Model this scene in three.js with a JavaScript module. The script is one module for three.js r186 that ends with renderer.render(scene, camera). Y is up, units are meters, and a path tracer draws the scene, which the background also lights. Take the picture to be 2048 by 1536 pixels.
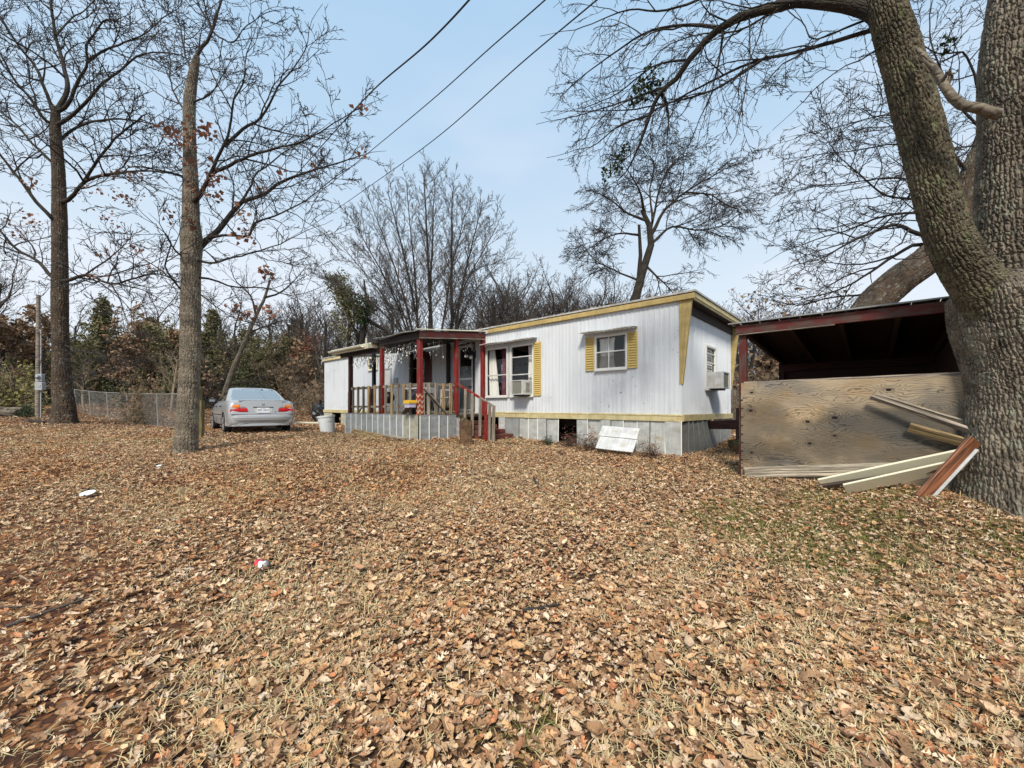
import * as THREE from 'three';
import { toCreasedNormals } from 'three/addons/utils/BufferGeometryUtils.js';
import { Brush, Evaluator, SUBTRACTION } from 'three-bvh-csg';

// ---------------------------------------------------------------- camera, sky, sun, exposure
const EYE = 1.4, HZ = 813, F = 807;                       // eye height; horizon row and focal length in photo pixels
const scene = new THREE.Scene();
const camera = new THREE.PerspectiveCamera(2 * Math.atan(768 / F) * 180 / Math.PI, 4 / 3, 0.05, 400);
camera.position.set(0, EYE, 0);
camera.setViewOffset(2048, 1536, 0, 768 - HZ, 2048, 1536); // level camera, lens shifted
const renderer = new THREE.WebGLRenderer({ antialias: true });
renderer.toneMapping = THREE.LinearToneMapping;
renderer.toneMappingExposure = 1.36;
renderer.shadowMap.enabled = true;

// ---------------------------------------------------------------- random numbers and noise
let seed_ = 1;
function rseed(s) { seed_ = s >>> 0; }
function R() { seed_ = (seed_ + 0x6d2b79f5) | 0; let t = Math.imul(seed_ ^ (seed_ >>> 15), 1 | seed_); t = (t + Math.imul(t ^ (t >>> 7), 61 | t)) ^ t; return ((t ^ (t >>> 14)) >>> 0) / 4294967296; }
const RR = (a, b) => a + (b - a) * R();
const clamp = (x, a = 0, b = 1) => Math.min(b, Math.max(a, x));
const sstep = (a, b, x) => { const t = clamp((x - a) / (b - a)); return t * t * (3 - 2 * t); };
const mix = (a, b, t) => a + (b - a) * t;
function h2(x, y, s = 0) { let h = Math.imul(x, 374761393) ^ Math.imul(y, 668265263) ^ Math.imul(s + 11, 1274126177); h = Math.imul(h ^ (h >>> 13), 1274126177); h ^= h >>> 16; return (h >>> 0) / 4294967296; }
const md = (a, n) => ((a % n) + n) % n;
function vn(x, y, s = 0, px = 0, py = 0) {                // value noise, tiling with whole periods px, py
  const ix = Math.floor(x), iy = Math.floor(y); let fx = x - ix, fy = y - iy;
  fx = fx * fx * (3 - 2 * fx); fy = fy * fy * (3 - 2 * fy);
  const X0 = px ? md(ix, px) : ix, X1 = px ? md(ix + 1, px) : ix + 1, Y0 = py ? md(iy, py) : iy, Y1 = py ? md(iy + 1, py) : iy + 1;
  return mix(mix(h2(X0, Y0, s), h2(X1, Y0, s), fx), mix(h2(X0, Y1, s), h2(X1, Y1, s), fx), fy);
}
function fbm(x, y, s, oct = 4, px = 0, py = 0) { let a = 0.5, t = 0, n = 0; for (let o = 0; o < oct; o++) { t += a * vn(x, y, s + o * 7, px, py); n += a; x *= 2; y *= 2; px *= 2; py *= 2; a *= 0.5; } return t / n; }
function voro(x, y, s, px) {                              // second minus first distance, cell number
  const ix = Math.floor(x), iy = Math.floor(y); let f1 = 9, f2 = 9, id = 0;
  for (let b = -1; b < 2; b++) for (let a = -1; a < 2; a++) {
    const cx = ix + a, cy = iy + b, wx = px ? md(cx, px) : cx;
    const dx = cx + 0.15 + 0.7 * h2(wx, cy, s) - x, dy = cy + 0.1 + 0.8 * h2(wx, cy, s + 1) - y, d = Math.sqrt(dx * dx + dy * dy);
    if (d < f1) { f2 = f1; f1 = d; id = h2(wx, cy, s + 2); } else if (d < f2) f2 = d;
  }
  return [f2 - f1, id];
}

// ---------------------------------------------------------------- sky and sun
{
  const W = 1024, H = 512, d = new Float32Array(W * H * 4);
  for (let r = 0; r < H; r++) {
    const up = ((r + 0.5) / H - 0.5) * Math.PI, y = Math.sin(up), k = sstep(-0.02, 0.75, y);
    for (let c = 0; c < W; c++) {
      const a = ((c + 0.5) / W) * 64;
      const n = fbm(a * 0.25, up * 9, 5, 4, 16, 0), veil = sstep(0.42, 0.75, n) * (0.5 - 0.38 * k) + 0.1 * fbm(a * 0.5, up * 14, 9, 3, 32, 0);
      let rgb = [mix(0.62, 0.31, k), mix(0.68, 0.47, k), mix(0.735, 0.645, k)];
      rgb = [mix(rgb[0], 0.66, veil), mix(rgb[1], 0.685, veil), mix(rgb[2], 0.75, veil)];
      if (y < -0.02) rgb = [0.3, 0.24, 0.18];
      const o = (r * W + c) * 4; d[o] = rgb[0]; d[o + 1] = rgb[1]; d[o + 2] = rgb[2]; d[o + 3] = 1;
    }
  }
  const t = new THREE.DataTexture(d, W, H, THREE.RGBAFormat, THREE.FloatType);
  t.mapping = THREE.EquirectangularReflectionMapping; t.magFilter = t.minFilter = THREE.LinearFilter; t.wrapS = THREE.RepeatWrapping; t.needsUpdate = true;
  scene.background = t; scene.environment = t;
}
const sun = new THREE.DirectionalLight(new THREE.Color(1, 0.93, 0.82), 3.1);
sun.name = 'sun'; sun.position.set(-7, 36, 26); sun.target.position.set(0, 0, -8);
sun.castShadow = true; sun.shadow.radius = 22; sun.shadow.mapSize.set(2048, 2048);
Object.assign(sun.shadow.camera, { left: -45, right: 45, top: 45, bottom: -45, near: 1, far: 120 });
scene.add(sun, sun.target);

// ---------------------------------------------------------------- naming, things and geometry helpers
const V = (x, y, z) => new THREE.Vector3(x, y, z);
const used = {};
function numbered(n) { const k = used[n] = (used[n] ?? -1) + 1; return k ? n + '_' + String(k).padStart(3, '0') : n; }
const origin = new Map();                                 // groups whose parts are given in world coordinates
function tag(o, label, category, group, kind) { if (label) o.userData.label = label; if (category) o.userData.category = category; if (group) o.userData.group = group; if (kind) o.userData.kind = kind; return o; }
function thing(name, label, category, base = V(0, 0, 0), turn = 0, group) {
  const o = new THREE.Group(); o.name = numbered(name); o.position.copy(base); o.rotation.y = turn; scene.add(o);
  if (!turn) origin.set(o, base.clone());
  return tag(o, label, category, group);
}
const P = (px, py, d) => V((px - 1024) / F * d, EYE - (py - HZ) / F * d, -d);   // photo pixel at a depth

class GB {
  constructor() { this.p = []; this.n = []; this.u = []; this.i = []; this.smooth = false; }
  vert(p, u, v) { this.p.push(p.x, p.y, p.z); this.n.push(0, 0, 0); this.u.push(u, v); return this.p.length / 3 - 1; }
  quad(a, b, c, d, u0 = 0, v0 = 0, u1, v1) {
    u1 ??= u0 + a.distanceTo(b); v1 ??= v0 + a.distanceTo(d);
    const i = this.vert(a, u0, v0); this.vert(b, u1, v0); this.vert(c, u1, v1); this.vert(d, u0, v1); this.i.push(i, i + 1, i + 2, i, i + 2, i + 3); return this;
  }
  tri(a, b, c) { const i = this.vert(a, 0, 0); this.vert(b, a.distanceTo(b), 0); this.vert(c, 0, a.distanceTo(c)); this.i.push(i, i + 1, i + 2); return this; }
  // lumber: a bevelled bar from a to b, w across, h along up
  beam(a, b, w, h, up = V(0, 1, 0), ch = 0.004) {
    const t = b.clone().sub(a), L = t.length(); t.normalize();
    let s = t.clone().cross(up); if (s.lengthSq() < 1e-6) s = t.clone().cross(V(1, 0, 0.01)); s.normalize();
    const n = s.clone().cross(t).normalize(); ch = Math.min(ch, w * 0.3, h * 0.3);
    const W = w / 2, H = h / 2, sec = [[-W + ch, -H], [W - ch, -H], [W, -H + ch], [W, H - ch], [W - ch, H], [-W + ch, H], [-W, H - ch], [-W, -H + ch]];
    const at = (o, k) => o.clone().addScaledVector(s, sec[k][0]).addScaledVector(n, sec[k][1]);
    const u0 = R() * 7, v0 = R() * 7; let per = v0;
    for (let k = 0; k < 8; k++) { const m = (k + 1) % 8, e = Math.hypot(sec[m][0] - sec[k][0], sec[m][1] - sec[k][1]); this.quad(at(a, k), at(b, k), at(b, m), at(a, m), u0, per, u0 + L, per + e); per += e; }
    for (let k = 1; k < 7; k++) { this.tri(at(a, 0), at(a, k), at(a, k + 1)); this.tri(at(b, 0), at(b, k + 1), at(b, k)); }
    return this;
  }
  box(x, y, z, w, h, d, ch = 0.004) { return this.beam(V(x, y, z - d / 2), V(x, y, z + d / 2), w, h, V(0, 1, 0), ch); }
  // round tube with smooth normals
  tube(pts, rads, sides = 6, cap = false) {
    const n = pts.length; let nor = null, len = 0; const first = this.p.length / 3;
    for (let k = 0; k < n; k++) {
      const t = (k < n - 1 ? pts[k + 1] : pts[k]).clone().sub(k > 0 ? pts[k - 1] : pts[k]).normalize();
      if (!nor) { nor = Math.abs(t.y) < 0.9 ? V(0, 1, 0) : V(1, 0, 0); }
      nor.addScaledVector(t, -nor.dot(t)).normalize(); const b = t.clone().cross(nor);
      if (k) len += pts[k].distanceTo(pts[k - 1]);
      for (let j = 0; j <= sides; j++) {
        const a = j / sides * Math.PI * 2, c = Math.cos(a), s = Math.sin(a), dx = nor.x * c + b.x * s, dy = nor.y * c + b.y * s, dz = nor.z * c + b.z * s;
        this.p.push(pts[k].x + dx * rads[k], pts[k].y + dy * rads[k], pts[k].z + dz * rads[k]); this.n.push(dx, dy, dz); this.u.push(j / sides * 6.28 * rads[0], len);
      }
    }
    for (let k = 0; k < n - 1; k++) for (let j = 0; j < sides; j++) { const a = first + k * (sides + 1) + j, b = a + sides + 1; this.i.push(a, a + 1, b, a + 1, b + 1, b); }
    if (cap) for (const k of [0, n - 1]) { const c = this.vert(pts[k], 0, 0), r = first + k * (sides + 1); for (let j = 0; j < sides; j++) k ? this.i.push(c, r + j, r + j + 1) : this.i.push(c, r + j + 1, r + j); }
    this.smooth = true; return this;
  }
  add(geo, m) {                                            // any geometry, flat or smooth as it is
    const g = m ? geo.clone().applyMatrix4(m) : geo, f = this.p.length / 3, c = g.attributes.position.count;
    for (let k = 0; k < c; k++) { this.p.push(g.attributes.position.getX(k), g.attributes.position.getY(k), g.attributes.position.getZ(k)); this.n.push(g.attributes.normal.getX(k), g.attributes.normal.getY(k), g.attributes.normal.getZ(k)); this.u.push(g.attributes.uv?.getX(k) ?? 0, g.attributes.uv?.getY(k) ?? 0); }
    if (g.index) for (let k = 0; k < g.index.count; k++) this.i.push(f + g.index.getX(k)); else for (let k = 0; k < c; k++) this.i.push(f + k);
    return this;
  }
  geometry(off) {
    const g = new THREE.BufferGeometry(), p = new Float32Array(this.p);
    if (off) for (let k = 0; k < p.length; k += 3) { p[k] -= off.x; p[k + 1] -= off.y; p[k + 2] -= off.z; }
    g.setAttribute('position', new THREE.BufferAttribute(p, 3)); g.setAttribute('uv', new THREE.BufferAttribute(new Float32Array(this.u), 2)); g.setIndex(new THREE.BufferAttribute(new Uint32Array(this.i), 1));
    g.computeVertexNormals();
    const n = g.attributes.normal;
    for (let k = 0; k < this.n.length; k += 3) if (this.n[k] || this.n[k + 1] || this.n[k + 2]) n.setXYZ(k / 3, this.n[k], this.n[k + 1], this.n[k + 2]);
    tris += this.i.length / 3; return g;
  }
  build(name, material, parent) {
    let top = parent; while (top && top.parent && top.parent !== scene) top = top.parent;
    const m = new THREE.Mesh(this.geometry(top ? origin.get(top) : null), material);
    m.castShadow = m.receiveShadow = true;
    m.name = parent ? name : numbered(name); (parent ?? scene).add(m); return m;
  }
}
let tris = 0;
const mk = (name, mat, parent, fn) => { const g = new GB(); fn(g); return g.build(name, mat, parent); };

// ---------------------------------------------------------------- textures and materials
function tex(w, h, fn, rx = 1, ry = 1, srgb = true) {
  const d = new Uint8Array(w * h * 4);
  for (let y = 0; y < h; y++) for (let x = 0; x < w; x++) { const c = fn(x / w, y / h), o = (y * w + x) * 4; for (let k = 0; k < 3; k++) d[o + k] = clamp(c[k] ?? c[0]) * 255; d[o + 3] = 255; }
  const t = new THREE.DataTexture(d, w, h); t.wrapS = t.wrapT = THREE.RepeatWrapping; t.magFilter = THREE.LinearFilter; t.minFilter = THREE.LinearMipmapLinearFilter; t.generateMipmaps = true;
  if (srgb) t.colorSpace = THREE.SRGBColorSpace; t.repeat.set(1 / rx, 1 / ry); t.needsUpdate = true; return t;   // rx, ry: metres per tile
}
const lin = (c, k = 1) => [c[0] * k, c[1] * k, c[2] * k];
const M = (name, rgb, rough = 0.8, o = {}) => { const m = new (o.transmission || o.clearcoat || o.sheen || o.ior ? THREE.MeshPhysicalMaterial : THREE.MeshStandardMaterial)({ roughness: rough, side: THREE.DoubleSide, ...o }); m.color.setRGB(...rgb); m.name = name; return m; };
const grainT = tex(512, 256, (x, y) => { const g = fbm(x * 6, y * 64, 3, 4, 6, 64), b = fbm(x * 4, y * 8, 8, 4, 4, 8), k = sstep(0.35, 0.75, g); const crack = sstep(0.72, 0.8, fbm(x * 8, y * 90, 14, 3, 8, 90)); return [0.62 + 0.38 * k * (0.6 + 0.6 * b) - crack * 0.35, 0.61 + 0.38 * k * (0.6 + 0.58 * b) - crack * 0.36, 0.6 + 0.38 * k * (0.6 + 0.55 * b) - crack * 0.36]; }, 1.6, 0.8);
const grainB = tex(512, 256, (x, y) => [fbm(x * 6, y * 64, 3, 4, 6, 64)], 1.6, 0.8, false);
const wood = (n, rgb, r = 0.85) => M(n, rgb, r, { map: grainT, bumpMap: grainB, bumpScale: 0.004 });
const peelT = (red, bare, amount, s) => tex(256, 256, (x, y) => { const p = sstep(amount - 0.05, amount + 0.05, fbm(x * 6, y * 18, s, 5, 6, 18)), g = 0.75 + 0.4 * fbm(x * 5, y * 50, s + 3, 3, 5, 50); return [mix(bare[0] * g, red[0] * (0.85 + 0.25 * g), 1 - p), mix(bare[1] * g, red[1] * (0.85 + 0.25 * g), 1 - p), mix(bare[2] * g, red[2] * (0.85 + 0.25 * g), 1 - p)]; }, 0.9, 0.9);
const redT = peelT([0.52, 0.13, 0.11], [0.5, 0.42, 0.36], 0.62, 21), redWornT = peelT([0.42, 0.15, 0.12], [0.45, 0.36, 0.31], 0.5, 33);
const zigT = tex(256, 256, (x, y) => { const z = Math.abs(md(y * 4, 1) - 0.5) * 0.6, a = Math.min(...[0, 0.25, 0.5, 0.75].map((o) => Math.abs(md(x - z * 0.5 - o + 0.5, 1) - 0.5))); const l = a < 0.03 + 0.02 * vn(x * 20, y * 20, 4) ? 1 : 0, n = vn(x * 40, y * 40, 6), w = sstep(0.55, 0.7, fbm(x * 4, y * 8, 17, 4, 4, 8)); const b = [mix(0.62, 0.6, w), mix(0.2, 0.5, w), mix(0.14, 0.36, w)]; return l ? [0.85, 0.76, 0.66] : [b[0] * (0.85 + 0.3 * n), b[1] * (0.85 + 0.3 * n), b[2]]; }, 0.5, 0.5);
const sidingT = tex(1024, 512, (x, y) => { const s = fbm(x * 60, y * 2, 2, 3, 60, 2), b = fbm(x * 8, y * 5, 6, 4, 8, 5), sp = sstep(0.8, 0.86, fbm(x * 60, y * 40, 31, 3, 60, 40)) * sstep(0.45, 0.7, b); const g = sstep(0.5, 0.72, fbm(x * 90, y * 1.5, 41, 3, 90, 2)) * sstep(0.4, 0.65, fbm(x * 10, y * 3, 45, 3, 10, 3)); const k = 0.93 + 0.06 * s - 0.05 * sstep(0.5, 0.8, b) - 0.045 * g; return [k - sp * 0.35, k + 0.004 - sp * 0.36, k + 0.012 - sp * 0.36]; }, 5.1, 2.6);
const skirtT = tex(512, 256, (x, y) => { const b = fbm(x * 10, y * 10, 12, 5, 10, 10), st = fbm(x * 50, y * 3, 15, 3, 50, 3); const r = sstep(0.62, 0.75, fbm(x * 6, y * 9, 18, 4, 6, 9)); const k = 0.72 + 0.22 * b + 0.14 * (st - 0.5); return [k - r * 0.02, k - r * 0.05, k - r * 0.1]; }, 1.7, 0.9);
const barkT = (a, b, moss, s) => tex(512, 512, (x, y) => { const c = fbm(x * 12, y * 8, s, 5, 12, 8), p = fbm(x * 60, y * 40, s + 3, 3, 60, 40), l = sstep(0.6, 0.7, fbm(x * 14, y * 10, s + 9, 5, 14, 10)), q = sstep(0.55, 0.75, fbm(x * 3, y * 3, s + 5, 4, 3, 3)); const k = 0.6 + 0.55 * c + 0.4 * (p - 0.5); return [0, 1, 2].map((i) => mix(mix(a[i], b[i], q) * k, moss[i], l * 0.7)); }, 0.9, 1.2);
const barkB = tex(512, 512, (x, y) => { const v = voro(x * 24 + 0.7 * vn(x * 10, y * 10, 3, 10, 10), y * 12, 4, 24)[0]; return [sstep(0, 0.4, v) * 0.75 + 0.25 * vn(x * 90, y * 90, 8, 90, 90)]; }, 0.9, 1.2, false);
const bark = (n, rgb, a, b, moss, s) => M(n, rgb, 0.92, { map: barkT(a, b, moss, s), bumpMap: barkB, bumpScale: 0.012 });

const soilT = tex(1024, 1024, (x, y) => {
  const c = voro(x * 60 + vn(x * 40, y * 40, 1, 40, 40), y * 60 + vn(x * 40, y * 40, 2, 40, 40), 7, 60), t = c[1], e = sstep(0.02, 0.25, c[0]), n = fbm(x * 120, y * 120, 9, 2, 120, 120), b = fbm(x * 5, y * 5, 4, 4, 5, 5);
  const pal = t < 0.3 ? [0.36, 0.26, 0.18] : t < 0.6 ? [0.46, 0.34, 0.23] : t < 0.85 ? [0.52, 0.41, 0.28] : [0.3, 0.2, 0.14];
  return pal.map((v) => v * (0.5 + 0.5 * e) * (0.75 + 0.4 * n) * (0.8 + 0.4 * b));
}, 2.6, 2.6);
const mat = {
  soil: M('leafy soil', [0.72, 0.62, 0.53], 0.97, { map: soilT, vertexColors: true }),
  siding: M('ribbed white siding', [0.72, 0.735, 0.745], 0.5, { map: sidingT }),
  sidingEnd: M('ribbed end siding', [0.76, 0.78, 0.8], 0.5, { map: sidingT }),
  yellow: M('mustard trim paint', [0.72, 0.53, 0.2], 0.55, { map: skirtT }),
  paleYellow: M('faded yellow trim', [0.85, 0.72, 0.38], 0.6, { map: skirtT }),
  shutter: M('yellow shutter', [0.56, 0.41, 0.13], 0.5), shutterRed: M('dark red shutter', [0.12, 0.04, 0.03], 0.6),
  skirt: M('grey skirting metal', [0.68, 0.69, 0.65], 0.5, { map: skirtT }), skirtDark: M('dull galvanised skirting', [0.24, 0.25, 0.24], 0.55, { map: skirtT }), skirtCream: M('cream skirting', [0.72, 0.68, 0.54], 0.6, { map: skirtT }),
  porchSkirt: M('galvanised sheet', [0.46, 0.48, 0.48], 0.55, { map: skirtT }), porchSkirtTan: M('tan sheet', [0.52, 0.5, 0.4], 0.55, { map: skirtT }), rib: M('pale sheet rib', [0.8, 0.8, 0.76], 0.5),
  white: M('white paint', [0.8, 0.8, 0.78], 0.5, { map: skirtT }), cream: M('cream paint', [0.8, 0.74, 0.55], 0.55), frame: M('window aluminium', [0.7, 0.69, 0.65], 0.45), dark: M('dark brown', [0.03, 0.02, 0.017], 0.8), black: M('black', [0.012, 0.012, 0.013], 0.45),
  glass: M('window glass', [1, 1, 1], 0.02, { transmission: 1, ior: 1.5 }), screen: M('insect screen', [0.1, 0.1, 0.09], 0.8, { transparent: true, opacity: 0.6 }), cloth: M('white curtain', [0.72, 0.71, 0.66], 0.95), plum: M('plum curtain', [0.13, 0.03, 0.05], 0.9),
  red: M('red peeling paint', [0.78, 0.46, 0.42], 0.6, { map: redT }), redWorn: M('worn red paint', [0.5, 0.36, 0.34], 0.7, { map: redWornT }), redDark: wood('dark red wood', [0.07, 0.02, 0.017]), zig: M('peeled red post', [0.85, 0.75, 0.7], 0.7, { map: zigT }),
  grey: wood('weathered grey wood', [0.42, 0.36, 0.29]), tan: wood('weathered tan wood', [0.55, 0.4, 0.2]), brown: wood('dark old wood', [0.12, 0.085, 0.06]), mossy: wood('mossy post', [0.26, 0.22, 0.09]), pale: wood('pale board', [0.62, 0.54, 0.42]), rust: wood('rust brown board', [0.38, 0.15, 0.07], 0.5),
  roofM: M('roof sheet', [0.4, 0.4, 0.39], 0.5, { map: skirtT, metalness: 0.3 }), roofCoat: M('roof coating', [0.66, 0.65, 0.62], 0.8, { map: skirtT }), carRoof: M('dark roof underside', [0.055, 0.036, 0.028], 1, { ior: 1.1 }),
  brick: M('red brick', [0.2, 0.06, 0.04], 0.85, { map: skirtT }), wire: M('galvanised wire', [0.27, 0.26, 0.24], 0.6, { metalness: 0.2 }), cable: M('black cable', [0.015, 0.015, 0.017], 0.7), conduit: M('grey conduit', [0.35, 0.36, 0.37], 0.5), tubW: M('white plastic', [0.82, 0.84, 0.82], 0.4), bulb: M('clear bulb plastic', [0.75, 0.74, 0.68], 0.25),
  barkGrey: bark('grey oak bark', [0.56, 0.53, 0.49], [0.67, 0.625, 0.56], [0.76, 0.715, 0.64], [0.7, 0.72, 0.64], 3), barkLeft: bark('brown oak bark', [0.42, 0.4, 0.38], [0.5, 0.42, 0.34], [0.58, 0.53, 0.46], [0.74, 0.77, 0.72], 13), barkDark: bark('dark bark', [0.3, 0.28, 0.26], [0.4, 0.35, 0.3], [0.48, 0.43, 0.37], [0.5, 0.52, 0.44], 23),
  barkMoss: bark('mossy oak bark', [0.46, 0.44, 0.385], [0.6, 0.56, 0.48], [0.7, 0.66, 0.56], [0.62, 0.66, 0.5], 43),
  twig: M('dark twig', [0.034, 0.028, 0.025], 0.95), twigGrey: M('grey twig', [0.085, 0.07, 0.06], 0.95), twigTan: M('tan brush', [0.3, 0.225, 0.15], 0.95), leafRust: M('rust leaf', [0.27, 0.115, 0.06], 0.85, { transmission: 0.3 }), leafBrown: M('brown leaf', [0.3, 0.19, 0.105], 0.9, { transmission: 0.2 }), leafOlive: M('olive leaf', [0.16, 0.145, 0.055], 0.9, { transmission: 0.25 }), cedar: M('cedar green', [0.11, 0.11, 0.045], 0.95), green: M('dark green leaf', [0.03, 0.055, 0.018], 0.8), yellowGreen: M('yellow green leaf', [0.24, 0.22, 0.06], 0.9, { transmission: 0.25 }),
};
// ---------------------------------------------------------------- ground: a smooth sheet through points read off the photograph (x, depth, metres below the eye)
const near = []; for (const x of [-9, -4, 0, 4, 9]) for (const d of [0, 2.5, 5]) near.push([x, d, 1.519 - 0.0745 * d]);
const ctl = [...near, [3.24, 7.7, 0.945], [-0.8, 9.2, 0.87], [-2.2, 9.7, 0.82], [-5, 12.2, 0.825], [-8.5, 18.2, 0.74], [-7.1, 11.6, 0.785], [-9.6, 13.6, 0.775], [-6.4, 8, 0.912], [-12.9, 14.7, 0.757], [-15.9, 16.7, 0.66], [-18.6, 18.6, 0.553], [-21.1, 20.2, 0.45], [-22.6, 21, 0.3], [-16.6, 15, 0.65], [-20, 17, 0.48],
  [-15.8, 30, -0.3], [-20, 28, -0.25], [-38, 30, -0.4], [-5.8, 12.7, 0.818], [3.4, 6, 1.04], [3.95, 5.15, 1.0], [4.75, 4.75, 0.95], [4.4, 4.3, 0.955], [4.5, 3.5, 1.22], [5.4, 4.2, 1.13], [4.4, 9, 0.9], [5.6, 10.3, 0.82], [8, 8, 0.98], [5, 20, 0.5], [0, 26, 0.25], [15, 25, 0.35], [-5, 28, 0], [22, 6, 1.1], [20, 15, 0.8], [0, -12, 2.1], [25, -12, 1.9], [-25, -12, 1.7], [-20, 3, 1], [-25, 10, 0.75], [60, 10, 1], [-60, 10, 0.2], [0, 70, -1], [60, 70, -1], [-60, 70, -1.2]];
const groundBelow = (() => {
  const n = ctl.length, N = n + 3, A = [], U = (r2) => (r2 < 1e-9 ? 0 : r2 * Math.log(r2));
  for (let i = 0; i < n; i++) { const r = new Float64Array(N + 1); for (let j = 0; j < n; j++) r[j] = U((ctl[i][0] - ctl[j][0]) ** 2 + (ctl[i][1] - ctl[j][1]) ** 2) + (i === j ? 0.15 : 0); r[n] = 1; r[n + 1] = ctl[i][0]; r[n + 2] = ctl[i][1]; r[N] = ctl[i][2]; A.push(r); }
  for (let k = 0; k < 3; k++) { const r = new Float64Array(N + 1); for (let j = 0; j < n; j++) r[j] = k ? ctl[j][k - 1] : 1; A.push(r); }
  for (let c = 0; c < N; c++) { let p = c; for (let r = c + 1; r < N; r++) if (Math.abs(A[r][c]) > Math.abs(A[p][c])) p = r; [A[c], A[p]] = [A[p], A[c]]; for (let r = 0; r < N; r++) if (r !== c) { const f = A[r][c] / A[c][c]; if (f) for (let k = c; k <= N; k++) A[r][k] -= f * A[c][k]; } }
  const w = A.map((r, i) => r[N] / r[i]);
  return (x, d) => { x = clamp(x, -70, 70); d = clamp(d, -14, 75); let s = w[n] + w[n + 1] * x + w[n + 2] * d; for (let j = 0; j < n; j++) s += w[j] * U((x - ctl[j][0]) ** 2 + (d - ctl[j][1]) ** 2); return s; };
})();
const GY = (x, d) => EYE - groundBelow(x, d) + 0.05 * (fbm(x * 0.7 + 40, d * 0.7 + 40, 77, 3) - 0.5);
const onGround = (px, d, dy = 0) => { const x = (px - 1024) / F * d; return V(x, GY(x, d) + dy, -d); };
const dirtMask = (x, d) => { const k = -(x + 3.5) * 0.77 + (d - 2.9) * 0.63, l = (x + 3.5) * 0.63 + (d - 2.9) * 0.77; return sstep(1.25, 0.35, Math.hypot(k / 3.4, l / 0.8) + 0.7 * (fbm(x * 1.6, d * 1.6, 50, 3) - 0.5)); };
const greenMask = (x, d) => sstep(0.56, 0.8, 0.86 * fbm(x * 1.7 + 9, d * 1.7, 61, 4) + 0.44 * sstep(2.6, 0.3, Math.hypot((x - 3.7) / 1.7, (d - 4.1) / 0.9)) - 0.04);
{
  const g = new GB(), xs = [], ds = [], push = (a, lim) => { for (let t = 0; ; t++) { const v = 0.12 * t + 0.0016 * t * t + 0.000045 * t * t * t; a.push(v); if (v > lim) break; } };
  const px = []; push(px, 150); for (let k = px.length - 1; k > 0; k--) xs.push(-px[k]); xs.push(...px); const back = []; push(back, 40); for (let k = back.length - 1; k > 0; k--) ds.push(4 - back[k]); const fw = []; push(fw, 220); ds.push(...fw.map((v) => 4 + v));
  const col = [];
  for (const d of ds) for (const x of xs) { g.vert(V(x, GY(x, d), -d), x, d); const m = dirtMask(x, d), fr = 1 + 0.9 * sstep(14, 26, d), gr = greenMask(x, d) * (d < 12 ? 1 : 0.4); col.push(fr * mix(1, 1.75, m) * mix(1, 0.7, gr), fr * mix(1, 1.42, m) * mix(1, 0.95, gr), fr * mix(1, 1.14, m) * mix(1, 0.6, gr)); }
  const w = xs.length; for (let j = 0; j < ds.length - 1; j++) for (let i = 0; i < w - 1; i++) { const a = j * w + i; g.i.push(a, a + 1, a + w, a + 1, a + w + 1, a + w); }
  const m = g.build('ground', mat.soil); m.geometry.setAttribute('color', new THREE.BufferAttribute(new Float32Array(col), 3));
  tag(m, 'brown soil of the yard under fallen leaves, rising towards the woods', 'ground', null, 'structure');
}

// ---------------------------------------------------------------- the mobile home's own axes: x along its front to the right, z out of its front
const TA = V(0.4213 * 7.7, 0, -7.7), TT = -Math.atan2(0.6671, 0.7448), TC = 0.7448, TS = 0.6671, TL = 15.7, TW = 3.55;
const toLocal = (p) => { const dx = p.x - TA.x, dz = p.z - TA.z; return V(dx * TC + dz * TS, p.y, -dx * TS + dz * TC); };
const toWorld = (x, y, z) => V(TA.x + x * TC - z * TS, y, TA.z + x * TS + z * TC);
const camL = toLocal(V(0, EYE, 0));
const ray = (px, py) => toLocal(P(px, py, 1)).sub(camL);
const onZ = (px, py, z = 0) => { const r = ray(px, py), t = (z - camL.z) / r.z; return V(camL.x + r.x * t, EYE + r.y * t, z); };   // photo pixel on a plane of constant z
const onX = (px, py, x = 0) => { const r = ray(px, py), t = (x - camL.x) / r.x; return V(x, EYE + r.y * t, camL.z + r.z * t); };
const GL = (x, z) => { const w = toWorld(x, 0, z); return GY(w.x, -w.z); };
const YB = 1.113, YT = YB + 0.142, YE = 3.44, YF = 3.56;  // belt bottom, belt top, eave bottom, roof edge top

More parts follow.
